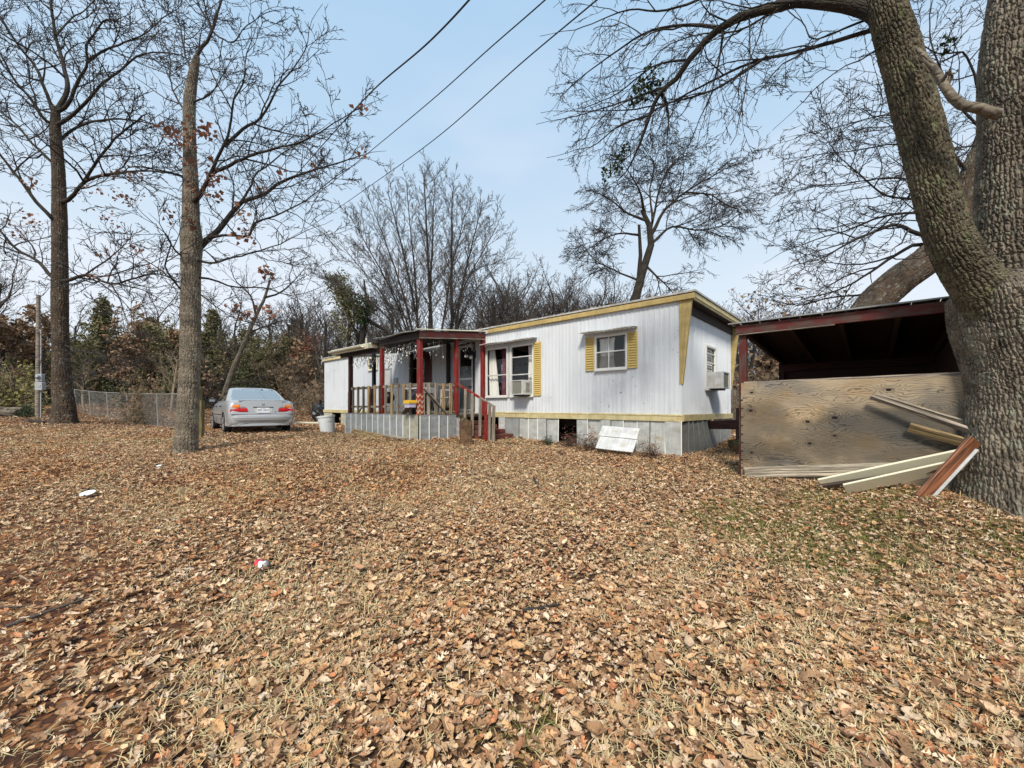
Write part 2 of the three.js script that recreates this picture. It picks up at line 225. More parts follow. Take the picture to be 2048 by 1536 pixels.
const home = thing('mobile_home', 'long white ribbed mobile home with mustard yellow trim and metal skirting', 'mobile home', V(TA.x, 0, TA.z), TT);
const fmap = (a, y, o) => V(a, y, o), emap = (a, y, o) => V(o, y, -a);
function siding(g, a0, a1, y0, y1, holes, map, off = 0, per = 0.1) {
  const prof = [[0, 0], [0.6, 0], [0.68, 0.008], [0.92, 0.008]], cuts = [];
  for (let a = Math.floor(a0 / per) * per; a < a1 + per; a += per) for (const [t, o] of prof) { const q = a + t * per; if (q > a0 + 1e-4 && q < a1 - 1e-4) cuts.push([q, o]); }
  const hAt = (q) => { const t = md(q / per, 1); return t < 0.6 ? 0 : t < 0.68 ? 0.008 * (t - 0.6) / 0.08 : t < 0.92 ? 0.008 : 0.008 * (1 - t) / 0.08; };
  for (const q of [a0, a1, ...holes.flatMap((h) => [h[0], h[1]])]) if (q >= a0 && q <= a1) cuts.push([q, hAt(q)]);
  cuts.sort((p, q) => p[0] - q[0]);
  for (let k = 0; k < cuts.length - 1; k++) {
    const [p, po] = cuts[k], [q, qo] = cuts[k + 1]; if (q - p < 1e-5) continue;
    const c = (p + q) / 2, hs = holes.filter((h) => c > h[0] && c < h[1]).sort((m, n) => m[2] - n[2]);
    let y = y0; for (const h of [...hs, [0, 0, y1, y1]]) { if (h[2] > y + 1e-4) g.quad(map(p, y, po + off), map(q, y, qo + off), map(q, h[2], qo + off), map(p, h[2], po + off), p, y, q, h[2]); y = Math.max(y, h[3]); }
  }
}
const rect = (p0, p1) => [Math.min(p0.x, p1.x), Math.max(p0.x, p1.x), Math.min(p0.y, p1.y), Math.max(p0.y, p1.y)];
const W1 = rect(onZ(974, 701), onZ(1015.5, 791)), W2 = rect(onZ(1023, 697), onZ(1067, 790)), W3 = rect(onZ(1192, 676), onZ(1254, 734)), W4 = rect(onZ(738, 718), onZ(755, 737)), W5 = rect(onZ(826, 708), onZ(851, 765));
W2[2] = W1[2]; W2[3] = W1[3];
const DOOR = rect(onZ(917, 700), onZ(947, 848)); DOOR[2] = YT + 0.0; DOOR[3] = YT + 1.93;
const we0 = onX(1410, 681), we1 = onX(1429, 773), W6 = [-we0.z, -we1.z, we1.y - 0.05, we0.y - 0.12];
mk('front_wall', mat.siding, home, (g) => siding(g, -TL, 0, YB + 0.02, YE + 0.03, [W1, W2, W3, W4, W5, DOOR], fmap));
mk('end_wall', mat.sidingEnd, home, (g) => siding(g, 0, TW, YB + 0.02, YE + 0.02, [W6], emap, 0, 0.055));
for (const px of [1305, 1218, 1150, 1092]) { const x = onZ(px, 700, 0).x; mk('panel_seam', mat.siding, home, (g) => g.beam(V(x, YT, 0.009), V(x, YE - 0.03, 0.009), 0.022, 0.006, V(0, 0, 1), 0.002)); }
mk('back_wall', mat.siding, home, (g) => siding(g, -TL, 0, YB + 0.02, YE + 0.02, [], (a, y, o) => V(a, y, -TW - o)));
mk('far_wall', mat.siding, home, (g) => siding(g, 0, TW, YB + 0.02, YE + 0.02, [], (a, y, o) => V(-TL - o, y, -a)));
mk('floor', mat.brown, home, (g) => g.box(-TL / 2, YB + 0.07, -TW / 2, TL - 0.04, 0.1, TW - 0.04));
mk('ceiling', mat.dark, home, (g) => g.box(-TL / 2, YE - 0.12, -TW / 2, TL - 0.03, 0.04, TW - 0.03));
mk('inner_wall', mat.brown, home, (g) => { g.box(-TL / 2, 2.3, -TW + 0.08, TL - 0.1, 2.1, 0.03); g.box(-6.6, 2.3, -TW / 2, 0.06, 2.1, TW - 0.2); g.box(-3.3, 2.3, -TW / 2, 0.06, 2.1, TW - 0.2); });
mk('roof', mat.roofCoat, home, (g) => { const n = 8; for (let k = 0; k < n; k++) { const z0 = 0.06 - (TW + 0.12) * k / n, z1 = 0.06 - (TW + 0.12) * (k + 1) / n, h = (t) => YF + 0.035 * Math.sin(Math.PI * t); g.quad(V(-TL - 0.06, h(k / n), z0), V(0.25, h(k / n), z0), V(0.25, h((k + 1) / n), z1), V(-TL - 0.06, h((k + 1) / n), z1)); } });
mk('roof_edge', mat.roofCoat, home, (g) => { g.beam(V(-TL - 0.07, YF - 0.005, 0.075), V(0.26, YF - 0.005, 0.075), 0.02, 0.04); g.beam(V(0.262, YF - 0.005, 0.07), V(0.262, YF - 0.005, -TW - 0.06), 0.02, 0.04); });
mk('roof_litter', mat.leafBrown, home, (g) => { rseed(4); for (let k = 0; k < 420; k++) { const x = -R() * TL, z = 0.06 - R() * R() * 1.2, s = RR(0.03, 0.08), a = R() * 6.3; const y = YF + 0.02 + 0.035 * Math.sin(Math.PI * (0.06 - z) / 3.67); const c = V(x, y + RR(0, 0.03), z), e = V(Math.cos(a) * s, RR(-0.02, 0.04), Math.sin(a) * s), f = V(-Math.sin(a) * s * 0.5, RR(-0.01, 0.03), Math.cos(a) * s * 0.5); g.quad(c.clone().sub(e), c.clone().sub(f), c.clone().add(e), c.clone().add(f)); } }).userData.kind = 'stuff';
const faX = onZ(979, 650).x;
mk('fascia', mat.yellow, home, (g) => { g.beam(V(faX, YE + 0.03, 0.045), V(0.25, YE + 0.03, 0.045), 0.05, 0.105); });
mk('fascia', mat.paleYellow, home, (g) => g.beam(V(-TL - 0.06, YE + 0.03, 0.045), V(onZ(752, 700).x, YE + 0.03, 0.045), 0.05, 0.1)).userData.label = 'faded yellow fascia at the far end';
mk('fascia', mat.white, home, (g) => g.beam(V(onZ(752, 700).x, YE + 0.025, 0.04), V(faX, YE + 0.025, 0.04), 0.045, 0.1)).userData.label = 'white fascia above the porch';
mk('end_fascia', mat.paleYellow, home, (g) => { g.beam(V(0.235, YE + 0.045, 0.06), V(0.235, YE + 0.045, -TW - 0.06), 0.03, 0.09); g.beam(V(0.215, YE - 0.01, 0.02), V(0.215, YE - 0.01, -TW), 0.03, 0.05); });
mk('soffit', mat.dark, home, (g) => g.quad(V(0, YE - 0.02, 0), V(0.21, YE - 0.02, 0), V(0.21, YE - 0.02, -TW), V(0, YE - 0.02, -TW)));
mk('shade_strip', mat.dark, home, (g) => g.beam(V(0.03, YE - 0.11, -0.02), V(0.03, YE - 0.11, -TW + 0.02), 0.03, 0.2));  // dark strip painting the shade of the recess between fins and overhang
for (const z of [0.02, -TW]) mk('corner_fin', mat.yellow, home, (g) => {
  const y0 = onZ(1365, 768).y, s = z ? -1 : 1;
  const a = V(-0.05, YE - 0.02, z), b = V(0.19, YE - 0.02, z), c = V(0.02, y0, z), d = V(-0.04, y0, z), f = V(0, 0, -0.05);
  g.quad(a, b, c, d).quad(b, b.clone().add(f), c.clone().add(f), c).quad(a.clone().add(f), b.clone().add(f), c.clone().add(f), d.clone().add(f));
  for (const t of [0.25, 0.6]) { const m = (p, q) => p.clone().lerp(q, t); g.beam(m(a, b).add(V(0, 0, 0.006 * s)), m(d, c).add(V(0, 0, 0.006 * s)), 0.018, 0.012, V(0, 0, 1)); }
});
{
  const cut = [0, onZ(1209, 836).x, onZ(1052, 836).x, onZ(1011, 836).x, -5.3]; rseed(9);
  for (let k = 0; k < 4; k++) { const e = RR(-0.008, 0.008), b = mk('belt_trim', mat.paleYellow, home, (g) => g.beam(V(cut[k] + 0.03, YB + 0.07 + e, 0.03 + k % 2 * 0.004), V(cut[k + 1], YB + 0.07 - e, 0.03 + k % 2 * 0.004), 0.03, 0.145)); mk('trim_ridge', mat.paleYellow, b, (g) => g.beam(V(cut[k] + 0.03, YB + 0.12 + e, 0.044), V(cut[k + 1], YB + 0.12 - e, 0.044), 0.02, 0.03)); }
  mk('belt_trim', mat.paleYellow, home, (g) => g.beam(V(-9.2, YB + 0.07, 0.03), V(-TL - 0.02, YB + 0.09, 0.03), 0.03, 0.13));
  mk('belt_trim', mat.paleYellow, home, (g) => g.beam(V(0.03, YB + 0.07, 0.01), V(0.03, YB + 0.05, -TW), 0.03, 0.13));
}
// skirting sheets
function sheet(name, material, parent, a, b, yTop, tilt = 0.02, lap = 0.02, rib = true, ribM) {   // one ribbed sheet from a to b (base points)
  let seam; const s = mk(name, material, parent, (g) => {
    const t = b.clone().sub(a).setY(0).normalize(), n = V(-t.z, 0, t.x).multiplyScalar(Math.sign(-t.z * 0 + t.x) || 1), ta = a.clone().setY(yTop).addScaledVector(n, -tilt), tb = b.clone().setY(yTop).addScaledVector(n, -tilt);
    const o = n.clone().multiplyScalar(0.004 + R() * 0.012);
    g.quad(a.clone().add(o), b.clone().add(o), tb.clone().add(o), ta.clone().add(o), R() * 3, 0);
    if (rib && !ribM) g.beam(b.clone().add(o).addScaledVector(n, 0.008), tb.clone().add(o).addScaledVector(n, 0.008), 0.03, 0.016, n, 0.004);
    g.beam(ta.clone().add(o), tb.clone().add(o), 0.012, 0.02);
    if (ribM) seam = [b.clone().add(o).addScaledVector(n, 0.006), tb.clone().add(o).addScaledVector(n, 0.006), n];
  });
  if (ribM) mk('seam_rib', ribM, s, (g) => g.beam(seam[0], seam[1], 0.022, 0.014, seam[2], 0.004));
  return s;
}
rseed(15);
const cutsF = [1010.6, 1039, 1057, 1076, 1094, 1117, null, 1154, 1176, 1202, 1222.5, 1247, 1274, 1300, 1330.5, 1363.5];
for (let k = 0; k < cutsF.length - 1; k++) { if (cutsF[k] === null || cutsF[k + 1] === null) continue; const a = onZ(cutsF[k], 870, 0.02), b = onZ(cutsF[k + 1], 870, 0.02); a.y = GL(a.x, 0.02) - 0.05; b.y = GL(b.x, 0.02) - 0.05; sheet('skirting_panel', k ? mat.skirt : mat.porchSkirt, home, a, b, YB + 0.005, RR(-0.01, 0.03), 0.02, true, k % 3 ? mat.rib : mat.skirtDark); }
{ const cz = [1364, 1374, 1383, 1392.5, 1402, 1410, 1418, null, 1427, 1440, 1452, 1461]; for (let k = 0; k < cz.length - 1; k++) { if (cz[k] === null || cz[k + 1] === null) continue; const a = onX(cz[k], 870, 0), b = onX(cz[k + 1], 870, 0); a.x = b.x = -0.01; if (k < 6) { a.x += 0.03 * k; b.x += 0.03 * k + 0.03; } a.y = GL(0, a.z) - 0.06; b.y = GL(0, b.z) - 0.06; sheet('skirting_panel', k < 6 ? mat.skirtDark : mat.porchSkirt, home, a, b, YB + 0.01, k < 6 ? 0.035 * k : 0).userData.label = 'dark galvanised sheet under the end wall'; } }
for (const [p, q, m] of [[648, 664, mat.skirtCream], [682, 700, mat.skirtCream]]) { const a = onZ(p, 850, 0.01), b = onZ(q, 850, 0.01); a.y = GL(a.x, 0) - 0.02; b.y = GL(b.x, 0) - 0.02; sheet('skirting_panel', m, home, a, b, YB + 0.03, 0); }
{ const a = onZ(998, 850, 0.03), b = onZ(1010, 850, 0.03); a.y = GL(a.x, 0) - 0.05; b.y = a.y; sheet('skirting_panel', mat.white, home, a, b, YB, 0); }
mk('skirt_frame', mat.brown, home, (g) => { for (let x = -15.4; x < 0; x += 1.9) g.beam(V(x, GL(x, -0.3) - 0.1, -0.4), V(x, YB + 0.03, -0.4), 0.2, 0.2); g.beam(V(-TL + 0.3, YB - 0.1, -0.5), V(-0.3, YB - 0.1, -0.5), 0.1, 0.2); g.beam(V(-TL + 0.3, GL(-8, -1.2) + 0.2, -1.6), V(-0.3, GL(-1, -1.2) + 0.2, -1.6), 0.05, 0.7); });
// windows
function curtain(parent, m, x0, x1, y0, y1, z, pinch = 0, s = 1) { return mk('curtain', m, parent, (g) => { const n = 18, rows = 6; const at = (i, j) => { const v = j / rows, u = i / n, w = pinch < 0 ? mix(1, 0.55, v) : mix(1, 1 - pinch, Math.sin(v * Math.PI)); return V(mix(x0, x1, pinch < 0 ? u * w : 0.5 + (u - 0.5) * w), mix(y0, y1, v), z + 0.02 * Math.sin(i * 1.9 + s) + 0.012 * Math.sin(i * 0.9 + j * 0.5 * s)); }; for (let j = 0; j < rows; j++) for (let i = 0; i < n; i++) g.quad(at(i, j), at(i + 1, j), at(i + 1, j + 1), at(i, j + 1)); }); }
function windowUnit(h, map, o = {}) {
  const [x0, x1, y0, y1] = h, w = o.w ?? 0.045, mx = (x0 + x1) / 2;
  const win = mk('window', o.frame ?? mat.frame, home, (g) => {
    const b = (p, q, ww, hh, out = 0.012, dep = 0.05) => { const A = map(p[0], p[1], out), B = map(q[0], q[1], out), n = map(0, 0, 1).sub(map(0, 0, 0)); g.beam(A, B, hh ? dep : ww, hh || dep, hh ? V(0, 1, 0) : n); };
    b([x0 - 0.01, y0 - w / 2 + 0.01], [x1 + 0.01, y0 - w / 2 + 0.01], 0, w); b([x0 - 0.01, y1 + w / 2 - 0.01], [x1 + 0.01, y1 + w / 2 - 0.01], 0, w);
    b([x0, y0 - w + 0.012], [x0, y1 + w - 0.012], w, 0, 0.014); b([x1, y0 - w + 0.012], [x1, y1 + w - 0.012], w, 0, 0.014);
    b([x0 - 0.02, y0 - w - 0.004], [x1 + 0.02, y0 - w - 0.004], 0, 0.02, 0.03, 0.08);
  });
  for (const t of o.bars ?? [0.5]) mk('sash_bar', mat.white, win, (g) => g.beam(map(x0 + 0.02, mix(y0, y1, t), -0.002), map(x1 - 0.02, mix(y0, y1, t), -0.002), 0.03, 0.03));
  mk('pane', mat.glass, win, (g) => g.quad(map(x0, y0, -0.015), map(x1, y0, -0.015), map(x1, y1, -0.015), map(x0, y1, -0.015)));
  if (o.screen) mk('screen', mat.screen, win, (g) => g.quad(map(x0, y0, -0.006), map(x1, y0, -0.006), map(x1, mix(y0, y1, 0.5), -0.006), map(x0, mix(y0, y1, 0.5), -0.006)));
  return win;
}
function shutter(x0, x1, y0, y1, m, map = fmap) {
  mk('shutter', m, home, (g) => {
    g.beam(map(x0 + 0.012, y0, 0.02), map(x0 + 0.012, y1, 0.02), 0.024, 0.035, V(0, 0, 1)); g.beam(map(x1 - 0.012, y0, 0.02), map(x1 - 0.012, y1, 0.02), 0.024, 0.035, V(0, 0, 1));
    const n = Math.round((y1 - y0) / 0.052); for (let k = 0; k < n; k++) { const y = mix(y0, y1, (k + 0.5) / n), s = (y1 - y0) / n; g.quad(map(x0 + 0.02, y - s * 0.5, 0.036), map(x1 - 0.02, y - s * 0.5, 0.036), map(x1 - 0.02, y + s * 0.45, 0.012), map(x0 + 0.02, y + s * 0.45, 0.012)); g.quad(map(x0 + 0.02, y - s * 0.5, 0.036), map(x1 - 0.02, y - s * 0.5, 0.036), map(x1 - 0.02, y - s * 0.55, 0.012), map(x0 + 0.02, y - s * 0.55, 0.012)); }
  });
}
function awning(x0, x1, y, drop = 0.025) { mk('awning', mat.white, home, (g) => { const n = 8; for (let k = 0; k < n; k++) { const f = (t) => 0.012 * Math.sin(t * 9) + 0.01 * Math.sin(t * 4); const a = mix(x0, x1, k / n), b = mix(x0, x1, (k + 1) / n), fa = f(k / n), fb = f((k + 1) / n); for (const o of [0, 0.006]) g.quad(V(a, y - drop + fa - o, 0.25), V(b, y - drop + fb - o, 0.25), V(b, y - o, 0.01), V(a, y - o, 0.01)); g.quad(V(a, y - drop + fa - 0.02, 0.251), V(b, y - drop + fb - 0.02, 0.251), V(b, y - drop + fb, 0.251), V(a, y - drop + fa, 0.251)); } }); }
{
  const w1 = windowUnit(W1, fmap, { bars: [0.44] }); curtain(w1, mat.cloth, W1[0] + 0.02, W1[0] + 0.36, W1[2], W1[3], -0.1, -1); curtain(w1, mat.plum, W1[1] - 0.3, W1[1] - 0.02, W1[2], W1[3], -0.1, 0.1, 2).userData.label = 'plum curtain'; curtain(w1, mat.cloth, W1[0] + 0.42, W1[1] - 0.28, W1[2], W1[3] - 0.4, -0.16, 0.25, 3);
  const w2 = windowUnit(W2, fmap, { bars: [0.42, 0.78] }); curtain(w2, mat.cloth, W2[1] - 0.24, W2[1] - 0.02, W2[2] + 0.2, W2[3], -0.1, 0.1, 2);
  mk('mullion_panel', mat.white, home, (g) => g.beam(V((W1[1] + W2[0]) / 2, W1[2] - 0.05, 0.016), V((W1[1] + W2[0]) / 2, W1[3] + 0.04, 0.016), W2[0] - W1[1] - 0.05, 0.03, V(0, 0, 1)));
  const w3 = windowUnit(W3, fmap, { bars: [0.52], screen: true }); curtain(w3, mat.cloth, W3[0] + 0.02, W3[0] + 0.42, W3[2], W3[3] - 0.02, -0.09, 0.15, 4); curtain(w3, mat.cloth, W3[1] - 0.1, W3[1] - 0.02, W3[2], W3[3] - 0.02, -0.09, 0, 1); mk('blanket', mat.plum, w3, (g) => g.box((W3[0] + W3[1]) / 2 + 0.15, W3[2] + 0.12, -0.5, 0.6, 0.5, 0.1, 0.03));
  windowUnit(W4, fmap, { frame: mat.cream }); windowUnit(W5, fmap, { frame: mat.brown, bars: [0.5] }); windowUnit(W6, emap, { bars: [0.35, 0.62, 0.84] });
  mk('blind', mat.cloth, home.children.at(-1), (g) => { for (let k = 0; k < 10; k++) { const y = mix(W6[2] + 0.25, W6[3], k / 10); g.quad(V(-0.05, y, -W6[0]), V(-0.05, y, -W6[1]), V(-0.07, y + (W6[3] - W6[2]) * 0.07, -W6[1]), V(-0.07, y + (W6[3] - W6[2]) * 0.07, -W6[0])); } });
  const s1 = onZ(1067, 740).x, s2 = onZ(1082.6, 740).x; shutter(s1 + 0.03, s2, W1[2] - 0.02, W1[3] + 0.05, mat.shutter); awning(onZ(972, 690).x, s2 - 0.12, W1[3] + 0.16);
  shutter(onZ(1172, 700).x, W3[0] - 0.03, W3[2] - 0.03, W3[3] + 0.03, mat.shutter); shutter(W3[1] + 0.03, onZ(1275, 700).x, W3[2] - 0.03, W3[3] + 0.03, mat.shutter); awning(onZ(1167, 680).x, onZ(1276, 680).x, W3[3] + 0.13);
  shutter(W5[1] + 0.02, W5[1] + 0.34, W5[2], W5[3], mat.shutterRed);
  // doorway with a storm door
  const d = mk('door', mat.frame, home, (g) => { const [a, b, c, e] = DOOR; for (const x of [a + 0.03, b - 0.03]) g.beam(V(x, c, 0.0), V(x, e, 0.0), 0.05, 0.05, V(0, 0, 1)); for (const y of [c + 0.04, c + 0.95, e - 0.03]) g.beam(V(a + 0.06, y, 0.0), V(b - 0.06, y, 0.0), 0.045, 0.06); });
  mk('door_panel', M('grey door panel', [0.28, 0.28, 0.27], 0.5), d, (g) => g.box((DOOR[0] + DOOR[1]) / 2, DOOR[2] + 0.5, -0.006, DOOR[1] - DOOR[0] - 0.1, 0.84, 0.02)); mk('pane', mat.glass, d, (g) => g.quad(V(DOOR[0] + 0.05, DOOR[2] + 0.97, -0.01), V(DOOR[1] - 0.05, DOOR[2] + 0.97, -0.01), V(DOOR[1] - 0.05, DOOR[3] - 0.05, -0.01), V(DOOR[0] + 0.05, DOOR[3] - 0.05, -0.01)));
  mk('door_handle', mat.black, d, (g) => g.box(DOOR[1] - 0.1, DOOR[2] + 0.72, 0.03, 0.14, 0.03, 0.04));
  mk('door_frame', mat.dark, home, (g) => { for (const x of [DOOR[0] - 0.03, DOOR[1] + 0.03]) g.beam(V(x, DOOR[2], 0.02), V(x, DOOR[3] + 0.05, 0.02), 0.06, 0.04, V(0, 0, 1)); g.beam(V(DOOR[0] - 0.06, DOOR[3] + 0.03, 0.025), V(DOOR[1] + 0.06, DOOR[3] + 0.03, 0.025), 0.04, 0.06); });
  const A = rect(onZ(767, 741), onZ(783, 790)); mk('access_panel', mat.white, home, (g) => g.box((A[0] + A[1]) / 2, (A[2] + A[3]) / 2 - 0.1, 0.018, A[1] - A[0], A[3] - A[2] + 0.2, 0.02)); mk('access_panel_frame', mat.conduit, home, (g) => { for (const x of [A[0], A[1]]) g.beam(V(x, A[2] - 0.2, 0.022), V(x, A[3] + 0.03, 0.022), 0.05, 0.03, V(0, 0, 1)); g.beam(V(A[0] - 0.02, A[3] + 0.03, 0.026), V(A[1] + 0.02, A[3] + 0.03, 0.026), 0.03, 0.06); });
  const B = rect(onZ(788, 756), onZ(796, 770)); mk('vent_cover', mat.conduit, home, (g) => { g.box((B[0] + B[1]) / 2, (B[2] + B[3]) / 2, 0.02, B[1] - B[0], B[3] - B[2], 0.02); for (let k = 0; k < 4; k++) g.box((B[0] + B[1]) / 2, mix(B[2], B[3], (k + 0.5) / 4), 0.034, B[1] - B[0] - 0.04, 0.03, 0.012); });
  const L = onZ(950, 713); const lamp = mk('wall_lamp', mat.black, home, (g) => { g.tube([V(L.x, L.y + 0.1, 0), V(L.x, L.y + 0.14, 0.08), V(L.x, L.y + 0.1, 0.16), V(L.x, L.y + 0.02, 0.16)], [0.03, 0.03, 0.03, 0.045], 8, true); g.box(L.x, L.y + 0.06, 0.012, 0.1, 0.2, 0.02); g.tube([V(L.x - 0.06, L.y + 0.1, 0.02), V(L.x - 0.2, L.y + 0.06, 0.1)], [0.03, 0.04], 8, true); });
  for (const [dx, dy, z] of [[0, -0.04, 0.16], [-0.22, 0.02, 0.12]]) mk('bulb', mat.bulb, lamp, (g) => g.add(new THREE.SphereGeometry(0.055, 12, 8), new THREE.Matrix4().makeTranslation(L.x + dx, L.y + dy, z)));
}
// air conditioners, each standing in its window
function ac(label, base, turn, w) {
  const t = thing('air_conditioner', label, 'air conditioner', base, turn);
  mk('case', mat.white, t, (g) => { const h = 0.36, d = 0.34; for (const x of [-w / 2 + 0.012, w / 2 - 0.012]) g.box(x, h / 2, d / 2, 0.024, h, d); g.box(0, h - 0.012, d / 2, w - 0.05, 0.024, d); g.box(0, 0.012, d / 2, w - 0.05, 0.024, d); g.box(0, h / 2, 0.02, w - 0.06, h - 0.06, 0.02); for (const x of [-w / 2 + 0.03, w / 2 - 0.03]) g.box(x, h / 2, d - 0.01, 0.05, h - 0.002, 0.022); });
  mk('grille', M('dusty coil', [0.3, 0.3, 0.24], 0.8), t, (g) => { for (let k = 0; k < 14; k++) g.box(0, 0.04 + k * 0.0205, 0.318, w - 0.11, 0.012, 0.012, 0.001); g.box(0, 0.18, 0.3, w - 0.11, 0.3, 0.01); });
  mk('side_vent', M('dusty vent', [0.25, 0.26, 0.22], 0.8), t, (g) => { for (let k = 0; k < 9; k++) g.box(w / 2 + 0.004, 0.07 + k * 0.028, 0.17, 0.012, 0.012, 0.14, 0.001); });
  mk('bracket', mat.black, t, (g) => { g.box(0, -0.02, 0.15, w * 0.8, 0.03, 0.24); });
  return t;
}
{ const a = onZ(1015, 775, 0.34), b = onZ(1040, 775, 0.34); ac('white window air conditioner in the double window beside the porch', toWorld((a.x + b.x) / 2 + 0.1, W1[2] + 0.005, 0.0), TT, b.x - a.x);
  mk('filler_panel', mat.white, home, (g) => { for (let k = 0; k < 8; k++) g.box(mix((a.x + b.x) / 2 + 0.1 + (b.x - a.x) / 2 + 0.02, W2[1] - 0.03, (k + 0.5) / 8), W2[2] + 0.19, -0.004, 0.03, 0.36, 0.02); });
  const c = W6; ac('small white air conditioner in the end wall window', toWorld(0, c[2] - 0.02, -(c[0] + c[1]) / 2), TT + Math.PI / 2, 0.5); }
// ---------------------------------------------------------------- the porch, in the home's axes
const PX1 = -5.41, PZ = 2.17, PX0 = -9.13, YD = 1.215, YPR = 3.2;
const porch = thing('porch', 'roofed wooden porch with red posts and picket railing on the mobile home front', 'porch', V(TA.x, 0, TA.z), TT);
const pxF = (px) => onZ(px, 800, PZ).x, pzS = (px) => onX(px, 800, PX1).z;
mk('deck', mat.grey, porch, (g) => { for (let k = 0; k < 15; k++) { const z = 0.08 + (PZ - 0.1) * (k + 0.5) / 15; g.box((PX0 + PX1) / 2, YD - 0.02, z, PX1 - PX0, 0.035, (PZ - 0.1) / 15 - 0.008); } });
mk('rim_board', mat.brown, porch, (g) => { g.beam(V(PX0, YD - 0.09, PZ - 0.03), V(PX1, YD - 0.09, PZ - 0.03), 0.04, 0.13); g.beam(V(PX1 - 0.02, YD - 0.09, PZ - 0.06), V(PX1 - 0.02, YD - 0.09, 0.06), 0.04, 0.13); g.beam(V(PX0 + 0.02, YD - 0.09, PZ - 0.06), V(PX0 + 0.02, YD - 0.09, 0.06), 0.04, 0.13); for (const x of [PX0 + 0.1, -7.2, PX1 - 0.1]) for (const z of [PZ - 0.12, 1]) g.beam(V(x, GL(x, z) - 0.1, z), V(x, YD - 0.1, z), 0.1, 0.1); });
function post(m, x, z, y0, y1, w = 0.11, label) { const p = mk('post', m, porch, (g) => g.beam(V(x, y0, z), V(x, y1, z), w, w, V(0, 0, 1), 0.01)); if (label) p.userData.label = label; return p; }
const roofY = (x, z) => (x > -7.35 ? 3.215 + (PZ + 0.05 - z) * 0.105 : 3.03 + (PZ - z) * 0.12);
const x3 = pxF(760), x1 = pxF(697.5);
post(mat.red, PX1 - 0.05, PZ - 0.06, YD + 0.5, 3.06, 0.115);
post(mat.zig, PX1 - 0.05, PZ - 0.06, YD - 0.02, YD + 0.5, 0.14, 'peeling foot of the corner post with pale zigzag scars');
post(mat.red, x3, PZ - 0.06, YD - 0.02, 2.96, 0.105); mk('post', mat.redWorn, porch, (g) => g.beam(V(x3, YD, PZ + 0.005), V(x3, YD + 0.75, PZ + 0.005), 0.09, 0.03, V(0, 0, 1)));
post(mat.redDark, x1, PZ - 0.06, YD - 0.02, 2.9, 0.11); mk('post', mat.redWorn, porch, (g) => g.beam(V(x1 + 0.03, YD, PZ + 0.005), V(x1 + 0.03, YD + 0.6, PZ + 0.005), 0.1, 0.03, V(0, 0, 1)));
post(mat.black, PX0 + 0.13, 1.33, YD, 3.05, 0.1); post(mat.brown, -8.8, 0.1, YD, 3.2, 0.1); post(mat.dark, -6.85, 0.1, YD, 3.3, 0.1); post(mat.red, PX1 - 0.03, pzS(914), YD, 3.18, 0.1); post(mat.red, PX1 + 0.02, 0.07, GL(PX1, 0) - 0.02, 3.3, 0.1);
mk('post', mat.redWorn, porch, (g) => { g.beam(V(PX0 + 0.9, YD, PZ - 0.3), V(PX0 + 0.9, YD + 0.74, PZ - 0.3), 0.14, 0.04, V(0, 0, 1)); }).userData.label = 'short red board behind the railing';
// railing
const YR = YD + 0.765;
mk('rail', mat.grey, porch, (g) => { g.beam(V(x1, YR - 0.05, PZ - 0.07), V(x3, YR - 0.05, PZ - 0.07), 0.04, 0.07); g.beam(V(x3, YR - 0.05, PZ - 0.07), V(PX1 - 0.1, YR - 0.05, PZ - 0.07), 0.04, 0.07); g.beam(V(x1, YD + 0.18, PZ - 0.07), V(PX1 - 0.1, YD + 0.18, PZ - 0.07), 0.04, 0.06); });
mk('rail', mat.grey, porch, (g) => g.beam(V(PX1 - 0.06, YR - 0.03, PZ - 0.1), V(PX1 - 0.06, YR - 0.03, pzS(914)), 0.04, 0.07));
mk('rail', mat.grey, porch, (g) => { g.beam(V(PX1 - 0.06, YD + 0.05, PZ - 0.1), V(PX1 - 0.06, YD + 0.05, pzS(914)), 0.04, 0.05); });
mk('rail', mat.black, porch, (g) => { g.beam(V(-8.5, YD + 0.62, 0.3), V(-6.3, YD + 0.52, 0.5), 0.03, 0.04); for (let k = 0; k < 6; k++) g.beam(V(-8.3 + k * 0.38, YD + 0.02, 0.32 + k * 0.035), V(-8.3 + k * 0.38, YD + 0.6 - k * 0.017, 0.32 + k * 0.035), 0.025, 0.025); });
rseed(40);
for (const [px, m] of [[705, 'brown'], [715, 'brown'], [725.7, 'brown'], [736, 'tan'], [748, 'tan'], [770, 'grey'], [782, 'tan'], [794, 'grey'], [806, 'tan'], [819, 'grey']]) { const x = pxF(px); mk('baluster', m === 'brown' ? wood('dark picket', [0.2, 0.16, 0.12]) : mat[m], porch, (g) => g.beam(V(x, YD - 0.02 - R() * 0.02, PZ - 0.02), V(x + RR(-0.01, 0.01), YR + RR(-0.01, 0.02), PZ - 0.02), 0.085, 0.035, V(0, 0, 1), 0.006)); }
for (const [px, m] of [[847, 'pale'], [857.6, 'pale'], [872.7, 'grey'], [888, 'tan'], [902, 'tan'], [914.7, 'grey']]) { const z = pzS(px); mk('baluster', mat[m], porch, (g) => g.beam(V(PX1 - 0.015, YD - 0.02, z), V(PX1 - 0.015, YR + RR(0, 0.03), z), 0.035, 0.085, V(0, 0, 1), 0.006)); }
mk('brace', mat.grey, porch, (g) => g.beam(onX(848, 777, PX1 + 0.025), onX(893, 827, PX1 + 0.025), 0.03, 0.085, V(1, 0, 0)));
